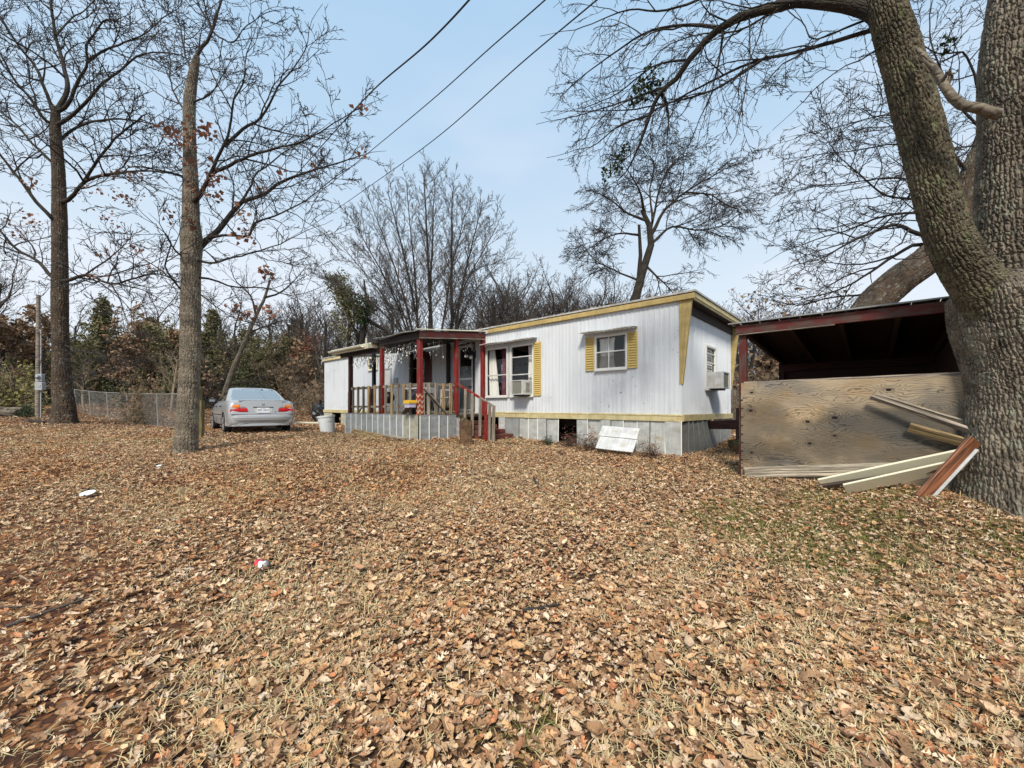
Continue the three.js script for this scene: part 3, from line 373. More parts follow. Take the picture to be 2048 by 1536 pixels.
mk('brace', mat.grey, porch, (g) => { g.beam(onX(892, 812, PX1 - 0.12), onX(915, 778, PX1 - 0.12), 0.03, 0.07, V(1, 0, 0)); g.beam(V(x1 + 0.3, YD, PZ - 0.15), V(x1 + 0.55, YD + 0.2, PZ - 0.15), 0.03, 0.04); }); mk('brace', mat.grey, porch, (g) => { g.beam(V(pxF(806), YD + 0.02, PZ + 0.02), V(pxF(821), YD + 0.2, PZ + 0.08), 0.03, 0.08, V(0, 0, 1)); g.beam(V(pxF(821), YD + 0.17, PZ + 0.0), V(pxF(821), YD + 0.17, PZ + 0.27), 0.12, 0.03); });
// skirting sheets
const cutsP = [692.5, 704, 714, 725, 735.5, 747, 758, 770, 782, 795.6, 808, 822, 837.5]; rseed(44);
for (let k = 0; k < cutsP.length - 1; k++) { const a = V(pxF(cutsP[k]), 0, PZ + 0.01), b = V(pxF(cutsP[k + 1]), 0, PZ + 0.01); a.y = GL(a.x, PZ) - 0.05; b.y = GL(b.x, PZ) - 0.05; sheetRib(k > 9 ? mat.porchSkirtTan : mat.porchSkirt, a, b, YD - 0.03); }
for (let k = 0, c = [838.5, 857, 876.6, 894, 911]; k < 4; k++) { const a = V(PX1 + 0.012, 0, pzS(c[k])), b = V(PX1 + 0.012, 0, pzS(c[k + 1])); a.y = GL(PX1, a.z) - 0.05; b.y = GL(PX1, b.z) - 0.05; sheetRib(mat.porchSkirt, a, b, YD - 0.035 - k * 0.004); }
function sheetRib(m, a, b, y) { const s = sheet('skirting_panel', m, porch, a, b, y, 0.0, 0.02, false); mk('seam_rib', mat.rib, s, (g) => { const o = Math.abs(a.z - b.z) < 0.01 ? V(0, 0, 0.022) : V(0.022, 0, 0); g.beam(a.clone().add(o), a.clone().setY(y).add(o), 0.028, 0.014, o.clone().normalize()); }); return s; }
{ const a = V(PX0 - 0.01, GL(PX0, PZ) - 0.05, PZ - 0.01), b = V(PX0 - 0.01, GL(PX0, 0.3) - 0.05, 0.2); sheet('skirting_panel', mat.porchSkirt, porch, a, b, YD - 0.03, 0, 0.02, false); }
{ const a = V(PX1 + 0.02, 0, pzS(911)), b = V(PX1 + 0.02, 0, pzS(919)); a.y = b.y = GL(PX1, 1) - 0.05; sheet('skirting_panel', mat.white, porch, a, b, YD - 0.12, 0, 0.02, false).userData.label = 'white panel at the stair end'; }
// roofs
const RXR = PX1 + 0.12, RXM = -7.3, RXL = pxF(676);
mk('roof_sheet', mat.roofM, porch, (g) => { const n = 14; for (let k = 0; k < n; k++) { const a = mix(RXM, RXR, k / n), b = mix(RXM, RXR, (k + 1) / n), s = 0.012 * (k % 2), e = (x) => 0.012 * Math.sin(x * 5); g.quad(V(a, 3.215 + s + e(a), PZ + 0.14), V(b, 3.215 + s + e(b), PZ + 0.14), V(b, 3.48 + s, 0.08), V(a, 3.48 + s, 0.08)); g.quad(V(a, 3.2 + e(a), PZ + 0.14), V(b, 3.2 + e(b), PZ + 0.14), V(b, 3.465, 0.08), V(a, 3.465, 0.08)); g.quad(V(a, 3.2 + e(a), PZ + 0.14), V(b, 3.2 + e(b), PZ + 0.14), V(b, 3.215 + s + e(b), PZ + 0.14), V(a, 3.215 + s + e(a), PZ + 0.14)); } g.beam(V(RXR + 0.004, 3.215, PZ + 0.14), V(RXR + 0.004, 3.478, 0.06), 0.012, 0.028); });
mk('roof_edge', mat.cream, porch, (g) => g.beam(V(RXR + 0.016, 3.222, PZ + 0.15), V(RXR + 0.016, 3.485, 0.06), 0.012, 0.024)).userData.label = 'pale drip edge of the porch roof';
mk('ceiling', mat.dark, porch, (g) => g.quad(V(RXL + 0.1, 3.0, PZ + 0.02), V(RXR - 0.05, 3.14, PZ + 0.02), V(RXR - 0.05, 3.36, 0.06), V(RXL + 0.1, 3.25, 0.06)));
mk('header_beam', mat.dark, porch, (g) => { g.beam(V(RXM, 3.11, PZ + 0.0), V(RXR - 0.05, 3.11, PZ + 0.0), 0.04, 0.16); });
mk('header_beam', mat.redWorn, porch, (g) => g.beam(V(RXR - 0.03, 3.115, PZ + 0.05), V(RXR - 0.03, 3.35, 0.08), 0.04, 0.16));
mk('header_trim', mat.grey, porch, (g) => g.beam(V(RXR - 0.02, 3.03, PZ + 0.05), V(RXR - 0.02, 3.26, 0.08), 0.05, 0.02));
mk('roof_sheet', mat.roofCoat, porch, (g) => { const n = 10; for (let k = 0; k < n; k++) { const a = mix(RXL, RXM + 0.05, k / n), b = mix(RXL, RXM + 0.05, (k + 1) / n), y = 3.09; g.quad(V(a, y, PZ + 0.2), V(b, y, PZ + 0.2), V(b, y + 0.3, 0.1), V(a, y + 0.3, 0.1)); g.beam(V(a, y + 0.012, PZ + 0.2), V(a, y + 0.312, 0.1), 0.03, 0.02); } }).userData.label = 'lower aluminium awning roof on the left';
mk('gutter', mat.cream, porch, (g) => { const pts = []; for (let k = 0; k < 7; k++) { const a = Math.PI * (0.5 + k / 6); pts.push([PZ + 0.26 + 0.06 * Math.cos(a + Math.PI / 2) * 1, 3.07 + 0.06 * Math.sin(a + Math.PI / 2) - 0.0]); } for (let k = 0; k < 6; k++) g.quad(V(RXL, pts[k][1], pts[k][0]), V(RXM - 0.35, pts[k][1], pts[k][0]), V(RXM - 0.35, pts[k + 1][1], pts[k + 1][0]), V(RXL, pts[k + 1][1], pts[k + 1][0])); g.beam(V(RXL, 3.075, PZ + 0.2), V(RXM, 3.075, PZ + 0.2), 0.015, 0.09); g.beam(V(RXL, 3.0, PZ + 0.19), V(RXM, 3.0, PZ + 0.19), 0.02, 0.05); });
mk('gutter_end', mat.cream, porch, (g) => { g.beam(onZ(732.5, 676, PZ + 0.31), onZ(732.5, 696, PZ + 0.31), 0.05, 0.03, V(0, 0, 1)); g.beam(onZ(735, 691, PZ + 0.3), onZ(768, 695, PZ - 0.25), 0.03, 0.1); });
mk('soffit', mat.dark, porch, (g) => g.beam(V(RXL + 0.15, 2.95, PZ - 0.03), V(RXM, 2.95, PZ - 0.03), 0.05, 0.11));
mk('soffit', mat.cream, porch, (g) => g.beam(V(RXL + 0.02, 2.99, PZ + 0.1), V(RXL + 0.02, 3.1, 0.6), 0.02, 0.06));
// stairs: handrail side
const zs = pzS(914) + 0.0;
const hr0 = V(PX1, YR + 0.02, zs), hr1 = onZ(989, 813.5, zs);
mk('handrail', mat.red, porch, (g) => { g.beam(hr0, hr0.clone().lerp(hr1, 0.62), 0.06, 0.05); });
mk('handrail', mat.grey, porch, (g) => g.beam(hr0.clone().lerp(hr1, 0.62), hr1, 0.06, 0.045)).userData.label = 'bare lower end of the handrail';
for (const [px, yb, m] of [[930, 845, 'grey'], [944, 872, 'grey'], [959.6, 872, 'grey'], [971, 880, 'red'], [978.5, 883, 'grey'], [986.5, 885, 'grey']]) { const b = onZ(px, yb, zs + 0.02), t = clamp((b.x - hr0.x) / (hr1.x - hr0.x)); mk('baluster', mat[m], porch, (g) => g.beam(b, V(b.x + 0.02, mix(hr0.y, hr1.y, t), zs + 0.02), 0.085, 0.035, V(0, 0, 1), 0.006)); }
// brick steps
{
  const s0 = PX1 + 0.16, st = thing('porch_steps', 'worn red brick steps leading up to the porch beside the handrail', 'steps', toWorld(PX1, GL(PX1, 0.5), 0.5), TT);
  const by = GL(PX1, 0.5), N = [[0.0, 0.3, 0.44], [0.3, 0.58, 0.33], [0.58, 0.88, 0.22], [0.88, 1.22, 0.11]]; rseed(51);
  for (const [a, b, h] of N) for (let y = 0.0; y < h - 0.01; y += 0.11) for (let z = -0.42; z < 0.42; z += 0.215) for (let x = a; x < b - 0.05; x += 0.3) { if (x > a + 0.01 && y + 0.12 < h) continue; const m = mk('brick', R() < 0.75 ? mat.brick : mat.redWorn, st, (g) => g.box(x + 0.16 + RR(-0.006, 0.006), y + 0.052, z + 0.105, Math.min(0.3, b - x) - 0.012, 0.1, 0.203, 0.008)); }
  mk('tread', mat.brown, st, (g) => g.box(0.16, 0.56, 0, 0.3, 0.05, 0.85));
}
// icicle lights under the porch roof
{
  const t = thing('string_lights', 'tangled white icicle light string hanging under the porch roof edge', 'string lights', V(TA.x, 0, TA.z), TT), wires = new GB(), bulbs = new GB(); rseed(61);
  const ico = new THREE.IcosahedronGeometry(0.014, 0);
  const run = (a, b, n, y0, out) => { const pts = []; for (let k = 0; k <= n; k++) { const p = a.clone().lerp(b, k / n); p.y -= 0.03 + 0.05 * R(); pts.push(p); } wires.tube(pts, pts.map(() => 0.004), 4); for (const p of pts) { if (R() < 0.25) continue; const L = RR(0.12, 0.42), q = []; for (let j = 0; j < 5; j++) q.push(V(p.x + RR(-0.03, 0.03) * j * 0.6, p.y - L * j / 4, p.z + RR(-0.02, 0.02) * j)); wires.tube(q, q.map(() => 0.0035), 4); for (const c of q) if (R() < 0.33) bulbs.add(ico, new THREE.Matrix4().makeTranslation(c.x + RR(-0.03, 0.03), c.y, c.z).scale(V(1, 2, 1))); } };
  run(V(-9.0, 2.96, PZ - 0.1), V(PX1 - 0.2, 3.03, PZ - 0.1), 42); run(V(PX1 - 0.1, 3.0, PZ - 0.3), V(PX1 - 0.1, 3.12, 1.4), 7); run(V(PX1 - 0.1, 3.1, 0.9), V(PX1 - 0.15, 3.2, 0.25), 6); run(V(-9.0, 2.93, PZ - 0.2), V(PX1 - 0.3, 3.0, PZ - 0.2), 36); run(V(-8.6, 2.9, 1.4), V(-6.6, 2.9, 1.6), 16);
  wires.build('wire', M('pale wire', [0.5, 0.5, 0.48], 0.6), t); bulbs.build('bulbs', mat.bulb, t).userData.kind = 'stuff';
}
// things on the porch
{
  const base = (x, z, dy = 0) => toWorld(x, YD + dy, z);
  const tote = thing('storage_tote', 'small box with yellow lid and lavender sides on the outside of the porch railing', 'storage box', toWorld(onZ(820, 812, PZ + 0.16).x, onZ(820, 814, PZ + 0.16).y, PZ + 0.16), TT);
  mk('lid', M('yellow lid', [0.75, 0.45, 0.02], 0.4), tote, (g) => { g.box(0, 0.115, 0, 0.24, 0.07, 0.22, 0.015); g.box(0, 0.155, 0, 0.2, 0.015, 0.18, 0.005); });
  mk('bin', M('lavender plastic', [0.5, 0.47, 0.62], 0.4), tote, (g) => { g.box(0, 0.03, 0, 0.2, 0.09, 0.18, 0.01); g.box(0, 0.07, 0, 0.22, 0.02, 0.2, 0.006); });
  const sofa = thing('couch', 'faded pinkish couch under the window at the back of the porch', 'couch', base(-7.1, 0.55), TT), mauve = M('faded mauve cloth', [0.5, 0.42, 0.44], 0.95);
  mk('seat', mauve, sofa, (g) => g.box(0, 0.3, 0.05, 1.3, 0.28, 0.7, 0.05)); mk('backrest', mauve, sofa, (g) => g.box(0, 0.55, -0.28, 1.35, 0.62, 0.2, 0.07)); for (const s of [-1, 1]) mk('armrest', mauve, sofa, (g) => g.box(s * 0.72, 0.4, 0.05, 0.18, 0.5, 0.75, 0.06)); for (const [x, z] of [[-0.7, -0.3], [0.7, -0.3], [-0.7, 0.35], [0.7, 0.35]]) mk('leg', mat.brown, sofa, (g) => g.beam(V(x, 0, z), V(x, 0.18, z), 0.06, 0.06, V(0, 0, 1)));
  const ch = thing('plastic_chair', 'white plastic chair behind the porch railing near the stairs', 'chair', base(-5.85, 0.95), TT - 0.6);
  mk('seat', mat.white, ch, (g) => g.box(0, 0.42, 0, 0.46, 0.03, 0.44, 0.01)); mk('backrest', mat.white, ch, (g) => { for (let k = 0; k < 5; k++) g.beam(V(-0.18 + k * 0.09, 0.45, -0.2), V(-0.18 + k * 0.09, 0.82, -0.28), 0.05, 0.02, V(0, 0, 1)); g.beam(V(-0.23, 0.84, -0.285), V(0.23, 0.84, -0.285), 0.03, 0.08); });
  for (const [x, z] of [[-0.2, -0.18], [0.2, -0.18], [-0.2, 0.18], [0.2, 0.18]]) mk('leg', mat.white, ch, (g) => g.beam(V(x * 1.1, 0, z * 1.1), V(x, 0.42, z), 0.04, 0.04, V(0, 0, 1))); for (const s of [-1, 1]) mk('armrest', mat.white, ch, (g) => { g.beam(V(s * 0.25, 0.62, -0.24), V(s * 0.25, 0.62, 0.2), 0.05, 0.025); g.beam(V(s * 0.25, 0.42, 0.18), V(s * 0.25, 0.61, 0.18), 0.04, 0.03, V(0, 0, 1)); });
  const lump = (name, label, cat, m, at, sx, sy, sz, sd) => { const t = thing(name, label, cat, at, TT); const s = new THREE.IcosahedronGeometry(1, 4), p = s.attributes.position; for (let k = 0; k < p.count; k++) { const v = V(p.getX(k), p.getY(k), p.getZ(k)), q = 0.62 + 0.75 * fbm(v.x * 2.2 + v.y * 1.7 + 9, v.z * 2.2 - v.y + 9, sd, 4) + 0.06 * Math.abs(Math.sin(v.x * 9 + v.z * 7 + sd)); p.setXYZ(k, v.x * q * sx, Math.max(-0.02, (v.y * q * 0.5 + 0.42) * sy), v.z * q * sz); } s.computeVertexNormals(); mk('sack', m, t, (g) => g.add(s)); mk('knot', m, t, (g) => g.tube([V(0, sy * 0.84, 0), V(0.02, sy * 0.95, 0), V(0.05, sy * 1.05, 0.02)], [0.05, 0.025, 0.07], 8)); return t; };
  lump('garbage_bag', 'black plastic garbage bag on the porch behind the diagonal brace', 'garbage bag', mat.black, base(-5.95, 1.75), 0.3, 0.55, 0.28, 3);
  lump('garbage_bag', 'black garbage bag slumped on the ground at the far end of the mobile home', 'garbage bag', mat.black, onGround(641, 18.6), 0.42, 0.95, 0.4, 8);
  const tb = thing('patio_table', 'small patio table with a striped cloth behind the side railing', 'table', base(-6.3, 1.5), TT); mk('tabletop', M('striped cloth', [0.55, 0.55, 0.56], 0.8), tb, (g) => { g.box(0, 0.66, 0, 0.7, 0.04, 0.6, 0.01); for (let k = 0; k < 6; k++) g.box(0.352, 0.6, -0.25 + k * 0.1, 0.012, 0.12, 0.085, 0.003); }); for (const [x, z] of [[-0.3, -0.25], [0.3, -0.25], [-0.3, 0.25], [0.3, 0.25]]) mk('leg', mat.black, tb, (g) => g.beam(V(x, 0, z), V(x, 0.64, z), 0.03, 0.03, V(0, 0, 1)));
  const gr = thing('kettle_grill', 'black round grill behind the left part of the porch railing', 'grill', base(pxF(742), PZ - 0.55), TT); mk('bowl', mat.black, gr, (g) => { const s = new THREE.SphereGeometry(0.17, 16, 10); g.add(s, new THREE.Matrix4().makeTranslation(0, 0.44, 0)); }); for (let k = 0; k < 3; k++) mk('leg', mat.conduit, gr, (g) => g.beam(V(Math.cos(k * 2.1) * 0.2, 0, Math.sin(k * 2.1) * 0.2), V(Math.cos(k * 2.1) * 0.1, 0.36, Math.sin(k * 2.1) * 0.1), 0.02, 0.02));
}
// ---------------------------------------------------------------- things on the ground by the home
{
  const c = onGround(933, 9.05), st = thing('tree_stump', 'upright weathered stump standing at the foot of the porch handrail', 'stump', c);
  mk('stump', bark('rotten stump wood', [0.55, 0.45, 0.36], [0.6, 0.5, 0.4], [0.5, 0.4, 0.3], [0.5, 0.5, 0.3], 63), st, (g) => { const nT = 60, nH = 16, ix = []; for (let j = 0; j <= nH; j++) { const y = j / nH; for (let k = 0; k <= nT; k++) { const a = k / nT * 6.2832, rr = 0.13 * (1 + 0.55 * Math.exp(-y * 6) + 0.5 * (fbm(Math.cos(a) * 1.6 + 5, Math.sin(a) * 1.6 + 5 + y * 0.6, 3, 3) - 0.5)) + 0.03 * (fbm(Math.cos(a) * 7 + 50, Math.sin(a) * 7 + 50 + y * 1.3, 8, 3) - 0.5); const top = j === nH ? 0.16 * fbm(Math.cos(a) * 3 + 9, Math.sin(a) * 3, 5, 2) : 0; g.vert(V(c.x + Math.cos(a) * rr, c.y - 0.05 + y * 0.52 + top, c.z + Math.sin(a) * rr), y * 0.5, k / nT * 0.9); } } for (let j = 0; j < nH; j++) for (let k = 0; k < nT; k++) { const a = j * (nT + 1) + k; g.i.push(a, a + nT + 1, a + 1, a + 1, a + nT + 1, a + nT + 2); } const t0 = nH * (nT + 1), cc = g.vert(V(c.x, c.y + 0.43, c.z), 0.3, 0.3); for (let k = 0; k < nT; k++) g.i.push(cc, t0 + k + 1, t0 + k); });
  mk('moss_cap', mat.mossy, st, (g) => g.beam(V(c.x - 0.06, c.y + 0.42, c.z + 0.02), V(c.x - 0.06, c.y + 0.62, c.z + 0.02), 0.09, 0.08, V(0, 0, 1), 0.02));
  const bd = (name, label, m, a, b, w, h, cat = 'board', up) => { const g = new GB(); g.beam(a, b, w, h, up, 0.006); const t = tag(g.build(name, m), label, cat); return t; };
  const g1 = onGround(705, 11.1, 0.24), g2 = onGround(805, 9.75, 0.03); bd('loose_board', 'long tan board lying against the porch skirting', mat.tan, P(704, 862, 11.55), P(790, 879, 9.95), 0.05, 0.14);
  bd('loose_board', 'short split board lying on leaves beside the porch corner', mat.pale, P(768, 870, 10.3), P(812, 878, 9.6), 0.12, 0.05);
  bd('plank', 'pale plank lying on the ground between the car and the tub', mat.cream, P(590, 845, 14.2), P(650, 846, 13.2), 0.2, 0.05, 'plank');
  // white tub
  const tc = onGround(656, 12.6), tub = thing('plastic_tub', 'tilted white plastic tub standing in leaves left of the porch', 'tub', tc);
  const prof = [[0.001, 0], [0.2, 0], [0.205, 0.02], [0.245, 0.5], [0.262, 0.505], [0.266, 0.555], [0.25, 0.56], [0.235, 0.5], [0.19, 0.03], [0.001, 0.03]].map(([x, y]) => new THREE.Vector2(x, y));
  const tm = new THREE.Matrix4().makeRotationZ(0.12).setPosition(tc.x, tc.y - 0.02, tc.z); mk('tub', mat.tubW, tub, (g) => { const l = new THREE.LatheGeometry(prof, 40); g.add(toCreasedNormals(l, 0.6), tm); });
  mk('handle', mat.conduit, tub, (g) => { const pts = []; for (let k = 0; k <= 12; k++) { const a = Math.PI * k / 12; pts.push(V(Math.cos(a) * 0.268, 0.53 - Math.sin(a) * 0.2, 0.03 + Math.sin(a) * 0.19).applyMatrix4(tm)); } g.tube(pts, pts.map(() => 0.004), 5); });
  // white panel leaning on the skirting
  const q = [[1193, 897, 7.98], [1266, 906, 7.55], [1280, 857, 7.95], [1204, 851, 8.36]].map((a) => P(...a)), pn = thing('leaning_sheet', 'white two-part metal panel leaning against the skirting below the right window', 'panel', q[0].clone());
  const half = (t0, t1) => mk('panel_leaf', mat.white, pn, (g) => { const a = q[0].clone().lerp(q[3], t0), b = q[1].clone().lerp(q[2], t0), c2 = q[1].clone().lerp(q[2], t1), d2 = q[0].clone().lerp(q[3], t1), n = b.clone().sub(a).cross(d2.clone().sub(a)).normalize().multiplyScalar(0.02); g.beam(a.clone().add(d2).multiplyScalar(0.5), b.clone().add(c2).multiplyScalar(0.5), 0.02, a.distanceTo(d2) - 0.01, d2.clone().sub(a).normalize(), 0.003); }); half(0, 0.52); half(0.53, 1);
}
// ---------------------------------------------------------------- carport
{
  const ox = 1.25, oz = 1.16, x1 = 3.52, zb = -2.17, cp = thing('carport', 'dark open-fronted carport shed with red roof beam and tall plywood front', 'carport', V(TA.x, 0, TA.z), TT);
  const yb = (px, py) => onZ(px, py, oz).y, yL = onZ(1480, 655, oz).y, drop = 0.2, xr = x1 + 0.5;
  const ry = (z) => yL + 0.02 - (oz - z) * 0.06;
  mk('roof_sheet', mat.roofM, cp, (g) => { for (let k = 0; k < 24; k++) { const a = mix(ox - 0.12, xr, k / 24), b = mix(ox - 0.12, xr, (k + 1) / 24), s = 0.012 * (k % 2); g.quad(V(a, ry(oz + 0.12) + 0.02 + s, oz + 0.12), V(b, ry(oz + 0.12) + 0.02 + s, oz + 0.12), V(b, ry(zb) + 0.02 + s, zb - 0.2), V(a, ry(zb) + 0.02 + s, zb - 0.2)); } g.beam(V(ox - 0.14, ry(oz) + 0.028, oz + 0.125), V(xr, ry(oz) + 0.028, oz + 0.125), 0.01, 0.02); });
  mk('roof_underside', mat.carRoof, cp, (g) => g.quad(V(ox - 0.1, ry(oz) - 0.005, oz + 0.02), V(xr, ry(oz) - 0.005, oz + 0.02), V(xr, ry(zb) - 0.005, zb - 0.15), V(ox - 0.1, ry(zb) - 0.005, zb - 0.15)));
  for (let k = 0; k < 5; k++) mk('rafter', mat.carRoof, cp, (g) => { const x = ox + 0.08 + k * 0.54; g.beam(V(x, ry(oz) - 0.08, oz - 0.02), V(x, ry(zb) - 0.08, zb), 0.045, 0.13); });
  mk('front_beam', mat.redWorn, cp, (g) => { g.beam(V(ox - 0.05, ry(oz) - 0.065, oz + 0.05), V(x1 + 0.5, ry(oz) - 0.065, oz + 0.05), 0.045, 0.13); }); mk('beam_strip', mat.grey, cp, (g) => g.beam(V(ox - 0.02, ry(oz) - 0.14, oz + 0.062), V(ox + 1.1, ry(oz) - 0.137, oz + 0.06), 0.03, 0.016));
  const pf = onZ(1486, 768, oz);
  mk('post', mat.redWorn, cp, (g) => g.beam(V(pf.x, GL(ox, oz) - 0.1, oz - 0.02), V(pf.x, ry(oz) - 0.12, oz - 0.02), 0.1, 0.09, V(0, 0, 1), 0.008));
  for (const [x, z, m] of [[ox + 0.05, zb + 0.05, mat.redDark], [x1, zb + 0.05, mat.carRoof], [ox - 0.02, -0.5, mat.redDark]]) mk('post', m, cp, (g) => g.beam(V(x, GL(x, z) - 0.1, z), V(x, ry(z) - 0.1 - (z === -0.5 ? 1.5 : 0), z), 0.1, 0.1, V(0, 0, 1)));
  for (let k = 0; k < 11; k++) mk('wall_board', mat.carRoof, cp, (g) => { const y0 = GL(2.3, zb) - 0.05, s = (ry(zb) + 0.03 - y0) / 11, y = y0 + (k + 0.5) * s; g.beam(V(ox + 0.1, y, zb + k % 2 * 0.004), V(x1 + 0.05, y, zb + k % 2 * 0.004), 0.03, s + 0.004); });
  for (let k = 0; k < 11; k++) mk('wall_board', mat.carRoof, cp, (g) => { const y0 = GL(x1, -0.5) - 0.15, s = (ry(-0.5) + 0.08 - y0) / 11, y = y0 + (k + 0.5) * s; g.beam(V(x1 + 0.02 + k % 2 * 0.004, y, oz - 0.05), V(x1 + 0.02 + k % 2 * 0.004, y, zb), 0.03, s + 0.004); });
  mk('top_plate', mat.redDark, cp, (g) => { g.beam(V(ox, ry(zb) - 0.2, zb + 0.08), V(x1, ry(zb) - 0.2, zb + 0.08), 0.05, 0.15); g.beam(V(ox + 0.02, ry(zb) - 1.0, zb + 0.06), V(x1, ry(zb) - 1.0, zb + 0.06), 0.04, 0.1); });
  // the plywood sheet with its rotary-cut grain
  const knots = [[0.06, 0.9, 1], [0.055, 0.72, 1.3], [0.06, 0.3, 1], [0.065, 0.12, 1.1], [0.35, 0.62, 1.2], [0.36, 0.42, 1.1], [0.475, 0.66, 1.5], [0.475, 0.5, 0.9], [0.70, 0.9, 1.2], [0.71, 0.2, 1.2], [0.9, 0.55, 1]];
  const gf = (x, y) => { let f = y * 13 + 1.9 * (fbm(x * 2.4 + 3, y * 3.2, 5, 3) - 0.5) + 1.1 * (fbm(x * 9, y * 14, 6, 4) - 0.5); for (const [kx, ky, s] of knots) { const dx = (x - kx) * 2.3, dy = (y - ky) * 1.25, r = Math.sqrt(dx * dx * 0.45 + dy * dy); f += s * 1.1 * Math.exp(-r * r / 0.006) * (dy < 0 ? -1 : 1) * 0.5; } return f; };
  const plyT = tex(2048, 1024, (x, y) => {
    const f = gf(x, y), fr = md(f * 5.0, 1), line = sstep(0.58, 0.96, fr) * (1 - sstep(0.965, 1, fr)), amt = sstep(0.3, 0.62, fbm(x * 5, y * 6, 11, 3)), fine = fbm(x * 40, y * 500, 12, 2), st = fbm(x * 3.5, y * 3.5, 17, 5), gr = sstep(0.4, 0.7, fbm(x * 4 + 7, y * 5, 19, 4));
    let c = [mix(0.74, 0.61, gr), mix(0.665, 0.58, gr), mix(0.555, 0.53, gr)]; const warm = sstep(0.55, 0.75, fbm(x * 5, y * 8, 29, 3)) * 0.45; c = [mix(c[0], 0.74, warm), mix(c[1], 0.62, warm), mix(c[2], 0.45, warm)];
    const stain = sstep(0.42, 0.62, fbm(x * 3 + 2, y * 2.2 + 5, 71, 5)) * sstep(0.5, 0.2, Math.abs(y - 0.45)); let k = (1 - 0.3 * stain) * (0.72 + 0.4 * st) * (0.86 + 0.28 * fine) * (1 - 0.36 * line * (0.25 + 0.75 * amt));
    for (const [kx, ky, s] of knots) { const dx = (x - kx) * 2.3, dy = (y - ky) * 1.25, r = Math.sqrt(dx * dx * 0.3 + dy * dy) / (0.015 * s); const rg = Math.sin(r * 5) * 0.5 + 0.5; if (r < 3.2) k *= 1 - 0.2 * rg * sstep(3.2, 1.2, r); if (r < 1) { const q = sstep(1, 0.7, r); c = [mix(c[0], 0.16, q), mix(c[1], 0.1, q), mix(c[2], 0.08, q)]; } }
    return c.map((v) => v * k);
  }); plyT.repeat.set(1, 1);
  const plyM = M('weathered plywood', [0.86, 0.84, 0.82], 0.85, { map: plyT });
  const p0 = onZ(1482, 766, oz + 0.05), ply0 = p0.x, plyTop = p0.y, plyB = GL(ox, oz) - 0.06;
  mk('plywood_sheet', plyM, cp, (g) => { const a = V(ply0, plyB, oz + 0.05), b = V(x1 + 0.02, plyB, oz + 0.05), c = V(x1 + 0.02, plyTop, oz + 0.05), d = V(ply0, plyTop, oz + 0.05), t = V(0, 0, -0.018); g.quad(a, b, c, d, 0, 0, 1, 1); g.quad(a.clone().add(t), a, d, d.clone().add(t), 0, 0, 0.02, 1).quad(d, c, c.clone().add(t), d.clone().add(t), 0, 0.97, 1, 1).quad(a.clone().add(t), b.clone().add(t), c.clone().add(t), d.clone().add(t), 0, 0, 1, 1); });
  mk('top_board', mat.grey, cp, (g) => g.beam(V(ply0 + 0.04, plyTop - 0.015, oz + 0.025), V(x1, plyTop + 0.01, oz + 0.025), 0.04, 0.06));
  mk('bottom_board', mat.pale, cp, (g) => g.beam(onZ(1490, 945, oz + 0.085), onZ(1850, 936, oz + 0.085), 0.04, 0.15));
  mk('nail', mat.black, cp, (g) => { for (let k = 0; k < 9; k++) g.box(ply0 + 0.015, plyB + 0.2 + k * 0.125, oz + 0.052, 0.03, 0.012, 0.01, 0.002); });
  // loose boards leaning against it, each a thing
  const lean = (label, m, A, B, w, h, tilt) => { const a = P(...A), b = P(...B), g = new GB(); const up = V(-0.3, 1, 0.1).applyAxisAngle(b.clone().sub(a).normalize(), tilt); g.beam(a, b, w, h, up, 0.006); return tag(g.build('loose_board', m), label, 'board', null); };
  lean('long grey split board leaning on the plywood front, top end at the middle', mat.grey, [1742, 793, 4.92], [1940, 861, 4.35], 0.05, 0.06, 0.3);
  lean('narrow upper strip board above the long grey leaning board', mat.pale, [1752, 790, 4.98], [1940, 848, 4.42], 0.025, 0.05, 0.3);
  lean('short stained plank below the long grey board on the plywood front', mat.tan, [1818, 854, 4.72], [1940, 888, 4.38], 0.04, 0.115, 0.25);
  lean('long cream board slanting down from the oak to the leaves, the upper one', mat.cream, [1640, 966, 5.22], [1932, 906, 4.4], 0.03, 0.14, 0.35);
  lean('dark edge board between the two cream boards beside the oak', mat.brown, [1632, 974, 5.18], [1890, 937, 4.42], 0.05, 0.045, 0.2);
  lean('wide cream board low on the leaves, the lower one beside the oak', mat.cream, [1690, 978, 4.9], [1938, 925, 4.32], 0.025, 0.19, 0.5);
  lean('rust brown board with white edge leaning on the oak trunk', mat.rust, [1842, 997, 4.3], [1950, 880, 4.2], 0.03, 0.165, 0.15);
  lean('thin white strip along the lower edge of the rust brown board', mat.white, [1862, 999, 4.27], [1954, 899, 4.17], 0.03, 0.02, 0.4);
  // boards between the home and the carport
  const br = thing('boardwalk_beam', 'dark red beam joining the mobile home end to the carport', 'beam', P(1445, 850, 8.2)); mk('plank', mat.redDark, br, (g) => g.beam(P(1411, 850, 9.0), P(1481, 849, 7.5), 0.05, 0.18)); mk('post', mat.brown, br, (g) => g.beam(P(1477, 880, 7.6), P(1477, 816, 7.6), 0.07, 0.07, V(0, 0, 1))); mk('foot_board', mat.mossy, br, (g) => g.beam(P(1462, 886, 8.3), P(1484, 886, 7.5), 0.1, 0.14));
